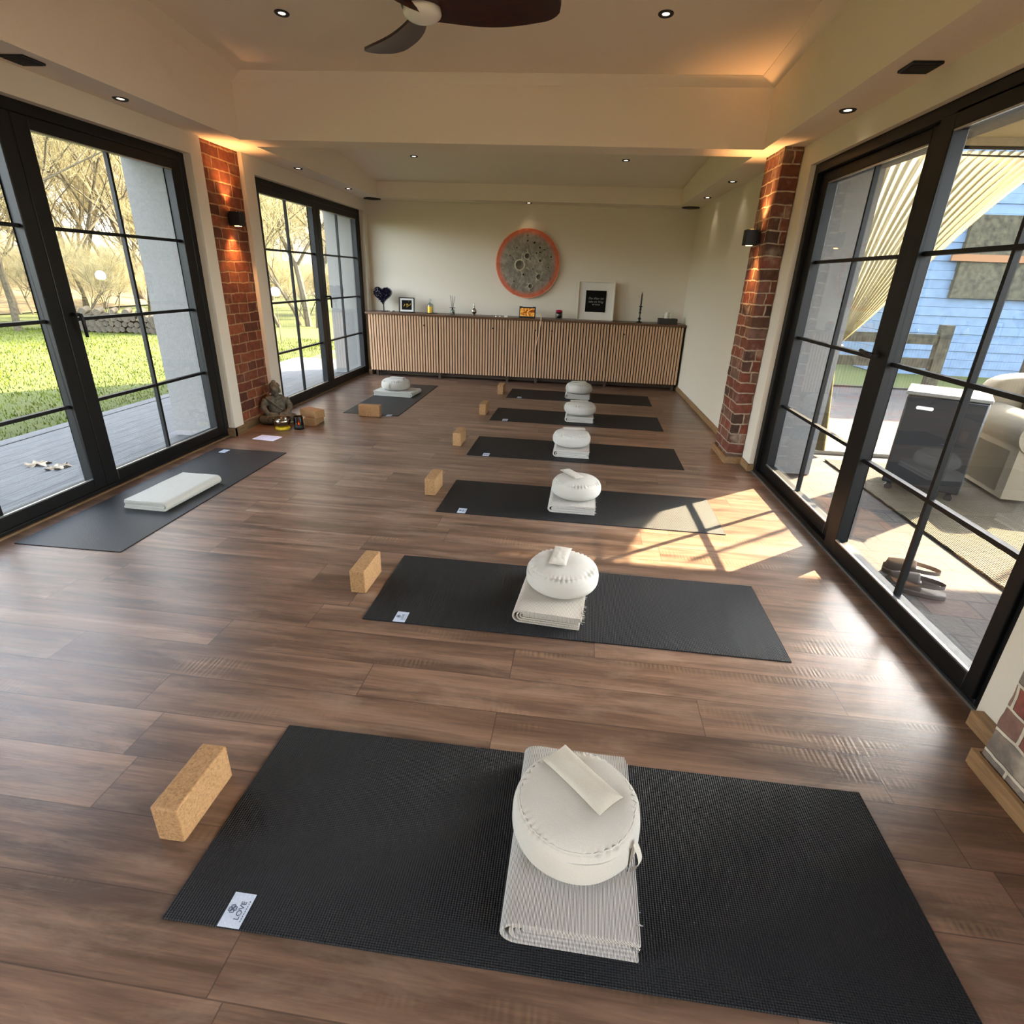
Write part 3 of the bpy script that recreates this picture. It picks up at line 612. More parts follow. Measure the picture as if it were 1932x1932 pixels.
def tone(x, z):
    v = 0.5
    for (cx, cz_, r, big) in craters:
        d = math.hypot(x - cx, z - cz_) / r
        if d < 1.6: v += -0.42 * (d < 0.92) * (0.75 if big else 1.0) + 0.42 * math.exp(-((d - 1.08) / 0.15) ** 2)
    for (cx, cz_, r, a) in rays:
        dx, dz = x - cx, z - cz_; t_ = dx * math.cos(a) + dz * math.sin(a); q = -dx * math.sin(a) + dz * math.cos(a) + 0.01 * math.sin(t_ * 40)
        if r < t_ < r * 2.5: v += 0.30 * math.exp(-(q / 0.006) ** 2)
    return max(0.0, min(1.0, v))
at = o.data.attributes.new('tone', 'FLOAT', 'POINT')
for i_, vv in enumerate(o.data.vertices): at.data[i_].value = tone(vv.co.x, vv.co.z)
MB().lathe([(R0 - 0.004, -0.05), (R0 + 0.006, -0.048), (R0 + 0.006, -0.015), (R0 - 0.004, -0.015), (R0 - 0.004, -0.05)], 120, axis='y').build('rim', 'moonrim', mo, smooth=True, auto=40)
# ------------------------------------------------------------------ things on the sideboard
ZT = 0.896
h = thing('amethyst_heart', 'dark purple amethyst heart on a thin black stand', 'ornament', (-2.70, 8.27, ZT))
def heart(t): return (0.0078 * 16 * math.sin(t) ** 3, 0.0078 * (13 * math.cos(t) - 5 * math.cos(2 * t) - 2 * math.cos(3 * t) - math.cos(4 * t)))
hp = [heart(2 * PI * k / 60) for k in range(60)]; m = MB(); m.prism([(x, z + 0.23) for x, z in hp], -0.03, 0.03, 'y')
rnd = random.Random(3)
for k in range(420):
    t = rnd.random() * 2 * PI; s_ = math.sqrt(rnd.random()); x, z = heart(t); x *= s_; z = z * s_ + 0.23; a = rnd.uniform(-0.5, 0.5); b_ = rnd.uniform(-0.5, 0.5); L = rnd.uniform(0.014, 0.03); r = rnd.uniform(0.005, 0.010)
    p = Vector((x, -0.028, z)); d = Vector((a + (x * 3 if s_ > 0.9 else 0), -1, b_ + ((z - 0.23) * 3 if s_ > 0.9 else 0))).normalized(); m.tube([p, p + d * L * 0.6, p + d * L], [r, r * 0.9, 0.0005], 5, caps=False)
m.build('crystal_heart', 'ameth', h)
m = MB(); m.tube([(0, 0, 0.0), (0, 0, 0.13)], 0.008, 10); m.lathe([(0, 0), (0.04, 0), (0.038, 0.008), (0, 0.01)], 24); m.build('stand', 'blackmat', h, smooth=True, auto=40)
for k, (x, c) in enumerate(((-2.63, 'stone'), (-2.575, 'cotton2'), (-2.545, 'stone'))):
    m = MB(); m.ell((0, 0, 0.010), (0.016, 0.011, 0.0105), 10, 6); m.v = [(p[0] * (1 + 0.2 * mn.noise(Vector(p) * 90)), p[1], p[2]) for p in m.v]
    o = m.build('pebble', c, smooth=True); o.location = (x, 8.22 + 0.01 * k, ZT); tag(o, ['small dark pebble nearest the amethyst heart', 'small pale pebble in the middle of three beside the heart', 'small dark pebble nearest the black picture frame'][k], 'stone')
def framed(name, label, loc, W, H, fw, dp, mf_, tilt, rz=0):
    t = thing(name, label, 'picture', loc, rz); 
    g = bpy.data.objects.new('frame', None)
    m = MB(); w_ = W / 2
    m.box(-w_, w_, 0, dp, 0, fw); m.box(-w_, w_, 0, dp, H - fw, H); m.box(-w_, -w_ + fw, 0, dp, fw, H - fw); m.box(w_ - fw, w_, 0, dp, fw, H - fw)
    fr = m.build('frame', mf_, t, bevel=0.0015); fr.rotation_euler = (-tilt, 0, 0)
    return t, fr
t, fr = framed('picture_frame', 'small black framed picture with gold calligraphy leaning on the sideboard', (-2.355, 8.24, ZT), 0.225, 0.205, 0.013, 0.018, 'blackmat', 0.12, 0.05)
MB().box(-0.102, 0.102, 0.008, 0.012, 0.012, 0.193).build('mount', 'card', fr)
MB().box(-0.072, 0.072, 0.006, 0.0085, 0.038, 0.168).build('print', 'print', fr)
m = MB()
def stroke(m, pts, r, n=6, y=0.004): m.tube([(p[0], y, p[1]) for p in pts], r, n)
def arc(cx, cz_, r, a0, a1, n=10, sy=1.0): return [(cx + r * math.cos(math.radians(a0 + (a1 - a0) * k / n)), cz_ + sy * r * math.sin(math.radians(a0 + (a1 - a0) * k / n))) for k in range(n + 1)]
stroke(m, arc(0.035, 0.118, 0.020, 20, -190), 0.0035); stroke(m, [(0.030, 0.148), (0.034, 0.152)], 0.003)       # noon
stroke(m, arc(0.004, 0.108, 0.010, 0, 360), 0.0035); stroke(m, arc(0.000, 0.100, 0.024, 0, -100), 0.0035)        # waw
stroke(m, arc(-0.052, 0.108, 0.024, 20, -80), 0.004)                                                              # ra
m.build('calligraphy', 'gold', fr, smooth=True)
b = thing('glass_decanter', 'clear glass bottle with round stopper and gold label', 'bottle', (-2.01, 8.26, ZT))
MB().lathe([(0, 0.004), (0.044, 0.004), (0.045, 0.012), (0.045, 0.105), (0.038, 0.128), (0.016, 0.140), (0.016, 0.155), (0.013, 0.155), (0.013, 0.138), (0.035, 0.125), (0.042, 0.105), (0.042, 0.012), (0, 0.010)], 32).build('bottle_body', 'clearglass', b, smooth=True)
MB().ell((0, 0, 0.180), (0.021, 0.021, 0.021), 18, 12).build('stopper', 'clearglass', b, smooth=True)
MB().grid(lambda u, v: (0.0455 * math.sin(-0.9 + 1.8 * u), -0.0455 * math.cos(-0.9 + 1.8 * u), 0.012 + 0.085 * v), 16, 2).build('gold_label', 'gold', b, smooth=True)
MB().box(-0.06, 0.10, -0.045, 0.045, 0, 0.004).build('tray', 'blackmat', b)
d = thing('reed_diffuser', 'small glass reed diffuser with thin dark sticks', 'diffuser', (-1.69, 8.26, ZT))
MB().lathe([(0, 0), (0.032, 0), (0.033, 0.01), (0.033, 0.060), (0.012, 0.075), (0.012, 0.085), (0.010, 0.085), (0.010, 0.073), (0.030, 0.058), (0.030, 0.010), (0, 0.008)], 24).build('bottle_body', 'clearglass', d, smooth=True)
MB().lathe([(0, 0.086), (0.040, 0.086), (0.042, 0.092), (0, 0.094)], 24).build('collar', 'blackmat', d, smooth=True, auto=40)
MB().lathe([(0, 0.01), (0.028, 0.01), (0.028, 0.035), (0, 0.035)], 20).build('oil', 'darkwax', d)
for k in range(7):
    a = k * 0.9; MB().tube([(0, 0, 0.04), (0.035 * math.sin(a * 2.1) * 1.1, 0.02 * math.cos(a), 0.245 + 0.01 * math.cos(k * 2))], 0.0017, 6).build('reed', 'blackmat', d)
s = thing('silver_sprinkler', 'small silver rosewater flask with a pointed neck', 'ornament', (-1.37, 8.22, ZT))
MB().lathe([(0, 0), (0.020, 0), (0.012, 0.012), (0.020, 0.022), (0.036, 0.045), (0.038, 0.062), (0.030, 0.082), (0.014, 0.098), (0.009, 0.115), (0.013, 0.122), (0.008, 0.130), (0.006, 0.150), (0.003, 0.172), (0, 0.175)], 28).build('flask', 'silver', s, smooth=True)
MB().lathe([(0.009, 0.118), (0.015, 0.122), (0.009, 0.126)], 20).build('collar', 'silver', s, smooth=True)
for k, (x, y, sx, lb) in enumerate(((-1.04, 8.13, 0.014, 'tiny white tealight left of the small white box'), (-0.99, 8.14, 0.012, 'tiny white tealight right beside the small white box'))):
    o = MB().lathe([(0, 0), (sx, 0), (sx, 0.012), (0, 0.012)], 18).build('tealight', 'whiteplastic', smooth=True, auto=40); o.location = (x, y, ZT); tag(o, lb, 'candle')
o = MB().box(-0.025, 0.025, -0.018, 0.018, 0, 0.024).build('card_box', 'whiteplastic', bevel=0.002); o.location = (-0.905, 8.14, ZT); tag(o, 'small white box lying on the sideboard left of the screen', 'box')
e = thing('smart_display', 'small black tablet screen showing an orange and white picture', 'screen', (-0.61, 8.20, ZT), -0.03)
sc = MB().box(-0.115, 0.115, 0, 0.016, 0, 0.152).build('housing', 'blackmat', e, bevel=0.004); sc.rotation_euler = (-0.12, 0, 0)
MB().box(-0.102, 0.100, -0.0015, 0.0005, 0.022, 0.128).build('screen', 'screen', sc)
MB().prism([(0.02, 0), (0.09, 0), (0.03, 0.10)], -0.07, 0.07, 'x').build('stand', 'blackmat', e)
MB().box(-0.075, 0.075, 0.0, 0.012, 0.148, 0.157).build('top_bar', 'whiteplastic', sc)
cb = MB().tube([(-0.49, 8.23, 0.962), (-0.455, 8.19, 0.972), (-0.418, 8.12, 0.955), (-0.405, 8.07, 0.915), (-0.405, 8.062, 0.86), (-0.412, 8.085, 0.80), (-0.425, 8.09, 0.70), (-0.445, 8.092, 0.62), (-0.46, 8.094, 0.52), (-0.462, 8.094, 0.42)], 0.0045, 8).build('power_cable', 'cable', smooth=True)
tag(cb, 'cream power cable hanging from the tablet over the slatted front', 'cable')
r = thing('rose_glass', 'magenta preserved rose in a small glass tumbler', 'flower', (-0.165, 8.25, ZT))
MB().lathe([(0, 0), (0.040, 0), (0.052, 0.012), (0.054, 0.06), (0.050, 0.095), (0.048, 0.095), (0.051, 0.06), (0.048, 0.014), (0, 0.008)], 28).build('tumbler', 'clearglass', r, smooth=True)
MB().lathe([(0, 0.012), (0.030, 0.012), (0.040, 0.03), (0.040, 0.098), (0, 0.098)], 24).build('stem', 'darkwax', r, smooth=True)
m = MB()
for k in range(16):
    a = k * 2.4; rr = 0.006 + 0.0030 * k; m.grid(lambda u, v: (rr * math.cos(a + 1.6 * (u - 0.5)) * (0.75 + 0.35 * v), rr * math.sin(a + 1.6 * (u - 0.5)) * (0.75 + 0.35 * v), 0.095 + (0.036 - 0.0008 * k) * v * (1 - 0.25 * v)), 8, 4)
m.ell((0, 0, 0.100), (0.046, 0.046, 0.018), 20, 8); m.build('rose_bloom', 'rose', r, smooth=True)
t, fr = framed('picture_frame', 'large white framed black print with handwritten white words, leaning on the back wall', (0.338, 8.36, ZT), 0.52, 0.52, 0.018, 0.035, 'frameW', 0.10, 0)
MB().box(-0.245, 0.245, 0.026, 0.030, 0.016, 0.504).build('mount', 'card', fr)
MB().box(-0.143, 0.143, 0.022, 0.0262, 0.108, 0.395).build('print', 'print', fr)
text('handwriting', 'Das Alter Ich', 'chalk', 0.040, fr, (0.0, 0.0212, 0.290), (PI / 2, 0, 0), 0.0003, 0.4)
text('handwriting', 'lebe im Weg', 'chalk', 0.040, fr, (0.0, 0.0212, 0.245), (PI / 2, 0, 0), 0.0003, 0.4)
text('lettering', 'YOGA', 'chalk', 0.030, fr, (0.022, 0.0212, 0.208), (PI / 2, 0, 0), 0.0006)
m = MB(); m.prism([(-0.035 + heart(2 * PI * k / 24)[0] * 0.09, 0.208 + heart(2 * PI * k / 24)[1] * 0.09) for k in range(24)], 0.0205, 0.0215, 'y'); m.build('heart_mark', 'chalk', fr)
c = thing('candlestick', 'slender dark turned candlestick holding a thin dark candle', 'candlestick', (0.955, 8.24, ZT))
MB().lathe([(0, 0), (0.045, 0), (0.042, 0.006), (0.014, 0.020), (0.009, 0.035), (0.022, 0.045), (0.022, 0.058), (0.009, 0.070), (0.008, 0.115), (0.016, 0.128), (0.016, 0.136), (0.009, 0.146), (0.015, 0.170), (0.014, 0.182), (0.010, 0.195), (0.024, 0.212), (0.024, 0.218), (0.0, 0.218)], 24).build('holder', 'blackmat', c, smooth=True)
MB().lathe([(0.010, 0.218), (0.011, 0.25), (0.009, 0.36), (0.003, 0.395), (0, 0.40)], 16).build('taper', 'darkwax', c, smooth=True)
x = thing('tissue_box', 'dark grey tissue box with a white tissue sticking out', 'tissue box', (1.34, 8.23, ZT), 0.08)
MB().box(-0.125, 0.125, -0.06, 0.06, 0, 0.072).build('box_body', 'greybox', x, bevel=0.003)
m = MB(); m.grid(lambda u, v: ((u - 0.5) * (0.11 - 0.02 * v) - 0.01, 0.014 * math.sin(u * 9) * (1 - 0.3 * v), 0.07 + 0.085 * v * (1 - 0.22 * math.sin(u * 7 + 0.6) ** 2)), 20, 8); m.grid(lambda u, v: ((u - 0.5) * 0.10 - 0.005, -0.012 + 0.012 * math.cos(u * 8), 0.07 + 0.07 * v), 20, 6)
m.build('tissue', 'tissue', x, smooth=True)

# ------------------------------------------------------------------ yoga mats
LM, WM = 1.83, 0.6135
def mat_thing(label, x, y, a, mat='mat', L=LM, tagp=(0.165, 0.001, 0.0)):
    t = thing('yoga_mat', label, 'yoga mat', (x, y, 0), a, 'black yoga mats on the wooden floor')
    MB().box(0, L, 0, WM, 0, 0.005).build('mat_sheet', mat, t, bevel=0.0015)
    lx, ly, lr = tagp
    lb = MB().box(-0.027, 0.027, 0, 0.078, 0, 0.0008).build('label_tag', 'tag', t); lb.location = (lx, ly, 0.0052); lb.rotation_euler = (0, 0, lr)
    text('brand_word', 'LOVE', 'ink', 0.0175, lb, (0.0085, 0.038, 0.0011), (0, 0, PI / 2), 0.0002)
    m = MB()
    for k in range(4):
        q = [heart(2 * PI * j / 20) for j in range(21)]; ca, sa = math.cos(k * PI / 2 + 0.2), math.sin(k * PI / 2 + 0.2)
        pts = [((px * 0.038) * ca - (pz * 0.038 + 0.0058) * sa - 0.012, (px * 0.038) * sa + (pz * 0.038 + 0.0058) * ca + 0.040, 0.0011) for px, pz in q]
        m.tube(pts, 0.0007, 5, caps=False)
    m.build('clover_emblem', 'ink', lb)
    m = MB(); 
    for j in range(9): m.box(0.0195, 0.0215, 0.014 + j * 0.0055, 0.0175 + j * 0.0055, 0.0009, 0.0012)
    m.build('small_print', 'ink', lb)
    return t
MT = [(-0.8600, 0.7469, -0.0189), (-0.8262, 1.9991, -0.0241), (-0.7830, 3.2365, -0.0239), (-0.8074, 4.4854, -0.0243), (-0.7892, 5.7641, -0.0312), (-0.7478, 6.9974, -0.0301)]
ML_ = ['black ribbed yoga mat nearest the camera, across the foreground', 'black ribbed yoga mat second from the camera', 'black yoga mat third from the camera, half in the sun patch',
       'black yoga mat fourth from the camera in the row', 'black yoga mat second from the sideboard in the long row', 'black yoga mat nearest the sideboard in the long row']
for (x, y, a), lb in zip(MT, ML_): mat_thing(lb, x, y, a)
mat_thing('smooth dark mat lying along the near left glass door', -2.2919, 2.4049, 1.5666, 'bluemat', tagp=(1.795, 0.50, PI / 2))
mat_thing('dark mat lying lengthwise near the far left glass door', -1.7659, 5.7037, 1.5618, 'bluemat', tagp=(0.03, 0.10, PI / 2))

# ------------------------------------------------------------------ cork blocks
def block(label, x, y, z, rz, dims=(0.075, 0.22, 0.12), group='cork yoga blocks standing beside the mats'):
    a, b_, c_ = dims; o = MB().box(-a / 2, a / 2, -b_ / 2, b_ / 2, 0, c_).build('yoga_block', 'cork', bevel=0.006, seg=3)
    o.location = (x, y, z); o.rotation_euler = (0, 0, rz); return tag(o, label, 'yoga block', group)
block('cork block left of the yoga mat nearest the camera', -0.962, 1.040, 0, -0.02)
block('cork block left of the second mat from the camera', -0.917, 2.315, 0, -0.03)
block('cork block left of the third mat, beside the sunlit one', -0.885, 3.62, 0, -0.03)
block('cork block left of the fourth mat from the camera', -0.937, 4.845, 0, -0.03)
block('cork block left of the second mat from the sideboard', -0.893, 6.085, 0, -0.03)
block('cork block left of the mat nearest the sideboard', -0.84, 7.285, 0, -0.03)
block('cork block standing across the end of the far left mat', -2.057, 5.655, 0, 0.02, (0.23, 0.075, 0.12))
block('lower cork block of the pair stacked beside the stone figure', -2.485, 5.225, 0, 0.04, (0.12, 0.22, 0.075), 'stacked cork blocks')
block('upper cork block lying askew on the other one beside the stone figure', -2.482, 5.200, 0.0755, 1.13, (0.12, 0.22, 0.075), 'stacked cork blocks')

# ------------------------------------------------------------------ blankets, cushions, eye pillows
def blanket(label, x, y, rz, W, L, H, n, mat, seed=0, name='folded_blanket', fray=True, z0=0.0052, flip=False):
    """nested folds with the rounded edges on the left"""
    rd = random.Random(seed); m = MB(); t = H / n; half = W / 2; NY = 24
    for k in range(n // 2):
        r = (n - 1 - 2 * k) / 2 * t; zc_ = H / 2; xr = half - rd.uniform(0, 0.014) - (0.004 * k); xl = -half + H / 2 + (0.006 * k)
        xrt = half - rd.uniform(0, 0.014)
        pl = [(xr - (xr - xl) * i / 12, zc_ - r) for i in range(12)]
        bul = 1.0 + (0.16 if k == 0 else 0.0)
        pl += [(xl - r * bul * math.sin(a), zc_ - r * math.cos(a)) for a in [PI * i / 10 for i in range(11)]]
        pl += [(xl + (xrt - xl) * (i + 1) / 12, zc_ + r) for i in range(12)]
        th = t * 0.44; V = []
        for j in range(NY + 1):
            yy = -L / 2 + L * j / NY + (rd.uniform(-0.002, 0.002) if j in (0, NY) else 0)
            ins = 0.004 * k
            for i, (px, pz) in enumerate(pl):
                a = pl[max(0, i - 1)]; b_ = pl[min(len(pl) - 1, i + 1)]; dx, dz = b_[0] - a[0], b_[1] - a[1]; l = math.hypot(dx, dz) or 1; nx, nz = -dz / l, dx / l
                wv = 0.0018 * mn.noise(Vector((px * 14, yy * 9, k * 3 + seed))) * (1 if pz > zc_ else 0.3)
                if pz > zc_ and k == 0: wv += 0.004 * mn.noise(Vector((px * 5, yy * 5, seed)))
                yv = yy * (1 - ins / L * 2)
                for s_ in (1, -1): V.append((px + nx * th * s_, yv, max(0.0004, pz + nz * th * s_ + wv)))
        N = len(pl) * 2; F = []
        for j in range(NY):
            for i in range(len(pl) - 1):
                a = j * N + 2 * i; b_ = a + 2; F.append((a, b_, b_ + N, a + N)); F.append((a + 1, a + 1 + N, b_ + 1 + N, b_ + 1))
            F.append((j * N, j * N + N, j * N + N + 1, j * N + 1)); e_ = j * N + N - 2; F.append((e_, e_ + 1, e_ + 1 + N, e_ + N))
        for j in (0, NY):
            for i in range(len(pl) - 1): a = j * N + 2 * i; F.append((a, a + 1, a + 3, a + 2))
        m.q(V, F)
    t_ = thing(name, label, 'blanket', (x, y, z0), rz, 'folded blankets on the mats')
    o = m.build('folded_cloth', mat, t_, smooth=True, auto=50)
    if flip: o.rotation_euler = (0, 0, PI)
    if fray:
        f = MB()
        for k in range(26):
            zz_ = rd.uniform(0.004, H - 0.004); yy = -L / 2 + rd.uniform(0.0, 0.10) if k < 8 else rd.uniform(-L / 2, L / 2); x0 = half - 0.012
            f.tube([(x0, yy, zz_), (x0 + rd.uniform(0.008, 0.02), yy + rd.uniform(-0.006, 0.006), max(0.002, zz_ - rd.uniform(0, 0.008)))], [0.0018, 0.0007], 5)
        f.build('frayed_hem', mat, t_, smooth=True)['kind'] = 'stuff'
    return t_
def cushion(label, x, y, z, R_, H, rz, kind=0, seed=0, sy=1.0):
    t_ = thing('meditation_cushion', label, 'cushion', (x, y, z), rz, 'round meditation cushions on folded blankets')
    pe = 0.36 if kind else 0.44; qe = 0.62 if kind else 0.74; NP = 46 if kind else 38; rd = random.Random(seed); ph0 = rd.uniform(0, 6)
    def fn(u, v):
        a = 2 * PI * u; ph = PI * (v - 0.5)      # -90 bottom .. 90 top
        cp, sp = math.cos(ph), math.sin(ph); r = R_ * max(0, cp) ** pe; zz_ = H / 2 + H / 2 * math.copysign(abs(sp) ** qe, sp)
        g = math.exp(-((v - 0.74) / 0.05) ** 2) + (0.0 if kind else 0.5) * math.exp(-((v - 0.24) / 0.05) ** 2)
        pl = (0.0035 if kind else 0.0058) * math.sin(NP * a + 2.5 * math.sin(3 * a + ph0)) * g * (0.55 + 0.45 * math.sin(5 * a + ph0))
        lump = 0.0045 * mn.noise(Vector((math.cos(a) * 1.7 + seed, math.sin(a) * 1.7, v * 3)))
        nt = 0.012 * mn.noise(Vector((math.cos(a) * r * 9, math.sin(a) * r * 9, seed + 3.0))) * (1 if v > 0.6 else 0)
        seam = -0.006 * (math.exp(-((v - 0.73) / 0.008) ** 2))
        r2 = r + (pl + lump + seam) * (r / R_)
        if kind: dome = 0.004
        else: dome = 0.020 * (1 - (r / R_) ** 2)
        return (r2 * math.cos(a), r2 * math.sin(a) * sy, max(0.0, zz_ + pl * 0.7 + nt * 0.6 + (dome if v > 0.5 else 0)))
    m = MB(); m.grid(fn, 230, 70, cu=True); m.build('cushion_cover', 'cotton', t_, smooth=True)
    if kind:
        pts = []
        for k in range(97):
            p = fn(k / 96, 0.735); pts.append((p[0] * 1.012, p[1] * 1.012, p[2]))
        MB().tube(pts, 0.0022, 6, caps=False).build('piping', 'cotton', t_, smooth=True)
        MB().grid(lambda u, v: ((R_ + 0.004 + 0.020 * math.sin(PI * v)) * math.cos(-0.62 + 0.10 * (u - 0.5)), (R_ + 0.004 + 0.020 * math.sin(PI * v)) * math.sin(-0.62 + 0.10 * (u - 0.5)), 0.012 + (H - 0.030) * v), 6, 14).build('carry_strap', 'cotton2', t_, smooth=True)
        MB().grid(lambda u, v: ((R_ + 0.003) * math.cos(-0.70 + 0.03 * (u - 0.5)), (R_ + 0.003) * math.sin(-0.70 + 0.03 * (u - 0.5)), 0.02 + (H - 0.045) * v), 3, 8).build('strap_gap_shade', 'blackmat', t_)  # black strip stands in for shade in the gap beside the strap
    else:
        MB().grid(lambda u, v: ((R_ + 0.002 + 0.012 * math.sin(PI * v)) * math.cos(0.6 + 0.12 * (u - 0.5)), (R_ + 0.002 + 0.012 * math.sin(PI * v)) * math.sin(0.6 + 0.12 * (u - 0.5)) * sy, 0.03 + (H - 0.05) * v), 6, 10).build('carry_strap', 'cotton2', t_, smooth=True)
    return t_
def eye_pillow(label, x, y, z, rz, L=0.215, W=0.088, th=0.016, rx=0, ry=0, seed=0):
    m = MB()
    for s_ in (1, -1):
        def fn(u, v, s_=s_):
            a, b_ = u * 2 - 1, v * 2 - 1; pin = 1 - 0.05 * (1 - a * a) * abs(b_) - 0.0
            e = max(0, (1 - abs(a) ** 4)) ** 0.6 * max(0, (1 - abs(b_) ** 3)) ** 0.6
            wr = 0.0028 * mn.noise(Vector((a * 3 + seed, b_ * 2.2, seed)))
            return (a * L / 2 * (1 - 0.03 * (1 - b_ * b_)), b_ * W / 2 * (1 - 0.07 * (1 - a * a)), th / 2 + s_ * (th / 2 * e + 0.0007) + wr * e)
        m.grid(fn, 30, 16)
    o = m.build('eye_pillow', 'cotton2', smooth=True); o.location = (x, y, z); o.rotation_euler = (rx, ry, rz)
    return tag(o, label, 'eye pillow', 'small linen eye pillows on the cushions')
blanket('navy pinstripe folded blanket under the nearest cushion', 0.105, 1.045, -0.03, 0.315, 0.52, 0.072, 8, 'stripe', 1)
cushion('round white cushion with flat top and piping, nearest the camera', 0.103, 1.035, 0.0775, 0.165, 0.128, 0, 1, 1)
eye_pillow('long white eye pillow lying diagonally on the nearest cushion', 0.112, 1.082, 0.202, -0.80, 0.215, 0.088, 0.026, 0, 0, 1)
blanket('taupe striped blanket with scrolled folds under the second cushion', 0.012, 2.275, -0.10, 0.31, 0.43, 0.062, 8, 'stripe2', 2)
cushion('plump white cushion on the second mat from the camera', 0.045, 2.32, 0.0665, 0.172, 0.124, 0.4, 0, 2)
eye_pillow('creased eye pillow pointing at the camera on the second cushion', 0.03, 2.335, 0.206, 1.42, 0.19, 0.085, 0.020, 0, 0.0, 2)
blanket('light grey folded blanket under the third cushion beside the sun patch', 0.100, 3.56, -0.03, 0.31, 0.42, 0.055, 4, 'stripe3', 3)
cushion('white cushion on the third mat, left of the sun patch', 0.118, 3.55, 0.0605, 0.167, 0.122, 1.0, 0, 3)
eye_pillow('small eye pillow tilted on the third cushion', 0.085, 3.57, 0.199, -1.0, 0.20, 0.080, 0.016, 0, 0, 3)
blanket('cream folded blanket with rolled edge under the fourth cushion', 0.092, 4.79, -0.03, 0.31, 0.42, 0.060, 6, 'stripe3', 4)
cushion('round white cushion on the fourth mat from the camera', 0.083, 4.78, 0.0655, 0.166, 0.120, 1.7, 0, 4)
eye_pillow('eye pillow lying crosswise on the fourth cushion', 0.10, 4.80, 0.199, 0.12, 0.20, 0.08, 0.015, 0, 0, 4)
blanket('grey folded blanket under the cushion second from the sideboard', 0.175, 6.06, -0.03, 0.31, 0.40, 0.060, 4, 'stripe3', 5)
cushion('round white cushion second from the sideboard', 0.172, 6.02, 0.0655, 0.172, 0.118, 2.3, 0, 5)
eye_pillow('eye pillow on the cushion second from the sideboard', 0.16, 6.03, 0.197, 0.15, 0.20, 0.08, 0.015, 0, 0, 5)
blanket('grey rolled blanket under the cushion nearest the sideboard', 0.165, 7.30, -0.03, 0.32, 0.38, 0.058, 6, 'stripe3', 6)
cushion('round white cushion nearest the slatted sideboard', 0.172, 7.25, 0.0635, 0.171, 0.118, 3.0, 0, 6)
eye_pillow('grey patterned eye pillow on the cushion nearest the sideboard', 0.165, 7.27, 0.195, 0.3, 0.20, 0.09, 0.014, 0, 0, 6)
blanket('thick white wool blanket under the cushion on the far left mat', -2.11, 6.84, -0.08, 0.50, 0.36, 0.055, 4, 'wool', 7, fray=False, flip=True)
cushion('plump white cushion on the mat by the far left glass door', -2.135, 6.86, 0.0605, 0.180, 0.125, 3.9, 0, 7)
eye_pillow('flat eye pillow on the cushion of the far left mat', -2.12, 6.87, 0.199, -0.1, 0.19, 0.08, 0.012, 0, 0, 7)
blanket('white wool folded blanket alone on the mat by the near left door', -2.535, 3.20, -0.04, 0.30, 0.53, 0.060, 4, 'wool', 8, fray=False, flip=True)

# ------------------------------------------------------------------ corner with stone figure
m = MB(); E_ = m.ell
E_((0, 0, 0.055), (0.165, 0.115, 0.055)); E_((0, 0.01, 0.17), (0.082, 0.062, 0.11)); E_((0, 0.01, 0.235), (0.095, 0.055, 0.045))
m.tube([(-0.09, 0.01, 0.235), (-0.125, -0.01, 0.16), (-0.095, -0.06, 0.105), (-0.01, -0.085, 0.09)], [0.032, 0.029, 0.024, 0.02], 12)
m.tube([(0.09, 0.01, 0.235), (0.125, -0.01, 0.16), (0.095, -0.06, 0.105), (0.01, -0.085, 0.09)], [0.032, 0.029, 0.024, 0.02], 12)
m.tube([(-0.15, -0.02, 0.045), (-0.08, -0.09, 0.05), (0.05, -0.10, 0.06), (0.12, -0.07, 0.045)], [0.04, 0.042, 0.032, 0.02], 12)
m.tube([(0.15, -0.02, 0.045), (0.08, -0.09, 0.055), (-0.05, -0.10, 0.065), (-0.12, -0.07, 0.045)], [0.04, 0.042, 0.03, 0.02], 12)
m.tube([(0, 0.01, 0.25), (0, 0.0, 0.285)], 0.028, 12); E_((0, -0.004, 0.325), (0.046, 0.052, 0.060)); E_((0, 0.012, 0.345), (0.050, 0.048, 0.046)); E_((0, 0.012, 0.395), (0.022, 0.022, 0.022))
E_((0, -0.055, 0.318), (0.007, 0.010, 0.016)); E_((-0.047, 0, 0.312), (0.008, 0.014, 0.026)); E_((0.047, 0, 0.312), (0.008, 0.014, 0.026))
E_((-0.018, -0.048, 0.332), (0.011, 0.006, 0.006)); E_((0.018, -0.048, 0.332), (0.011, 0.006, 0.006)); E_((0, -0.050, 0.297), (0.014, 0.006, 0.005)); E_((0, -0.042, 0.278), (0.018, 0.014, 0.012))
m.tube([(-0.09, -0.02, 0.262), (-0.03, -0.055, 0.20), (0.05, -0.055, 0.13)], [0.012, 0.012, 0.010], 8)
bd = thing('stone_statue', 'seated meditating stone figure on the floor before the brick pillar', 'statue', (-2.835, 5.185, 0), 0.62)
o = m.build('figure', 'stone', bd, smooth=True)
md = o.modifiers.new('fuse', 'REMESH'); md.mode = 'VOXEL'; md.voxel_size = 0.005; md.use_smooth_shade = True
md = o.modifiers.new('soft', 'SMOOTH'); md.factor = 0.5; md.iterations = 3
m = MB(); rd = random.Random(2)
for k in range(90):
    a = rd.uniform(0, 2 * PI); b_ = rd.uniform(0.15, 1.3); m.ell((0.050 * math.cos(a) * math.cos(b_), 0.012 + 0.048 * math.sin(a) * math.cos(b_) + 0.004, 0.345 + 0.047 * math.sin(b_)), (0.0065,) * 3, 6, 4)
m.build('hair_curls', 'stone', bd, smooth=True)
bw = thing('singing_bowl', 'metal singing bowl on a yellow ring cushion before the stone figure', 'bowl', (-2.665, 4.935, 0))
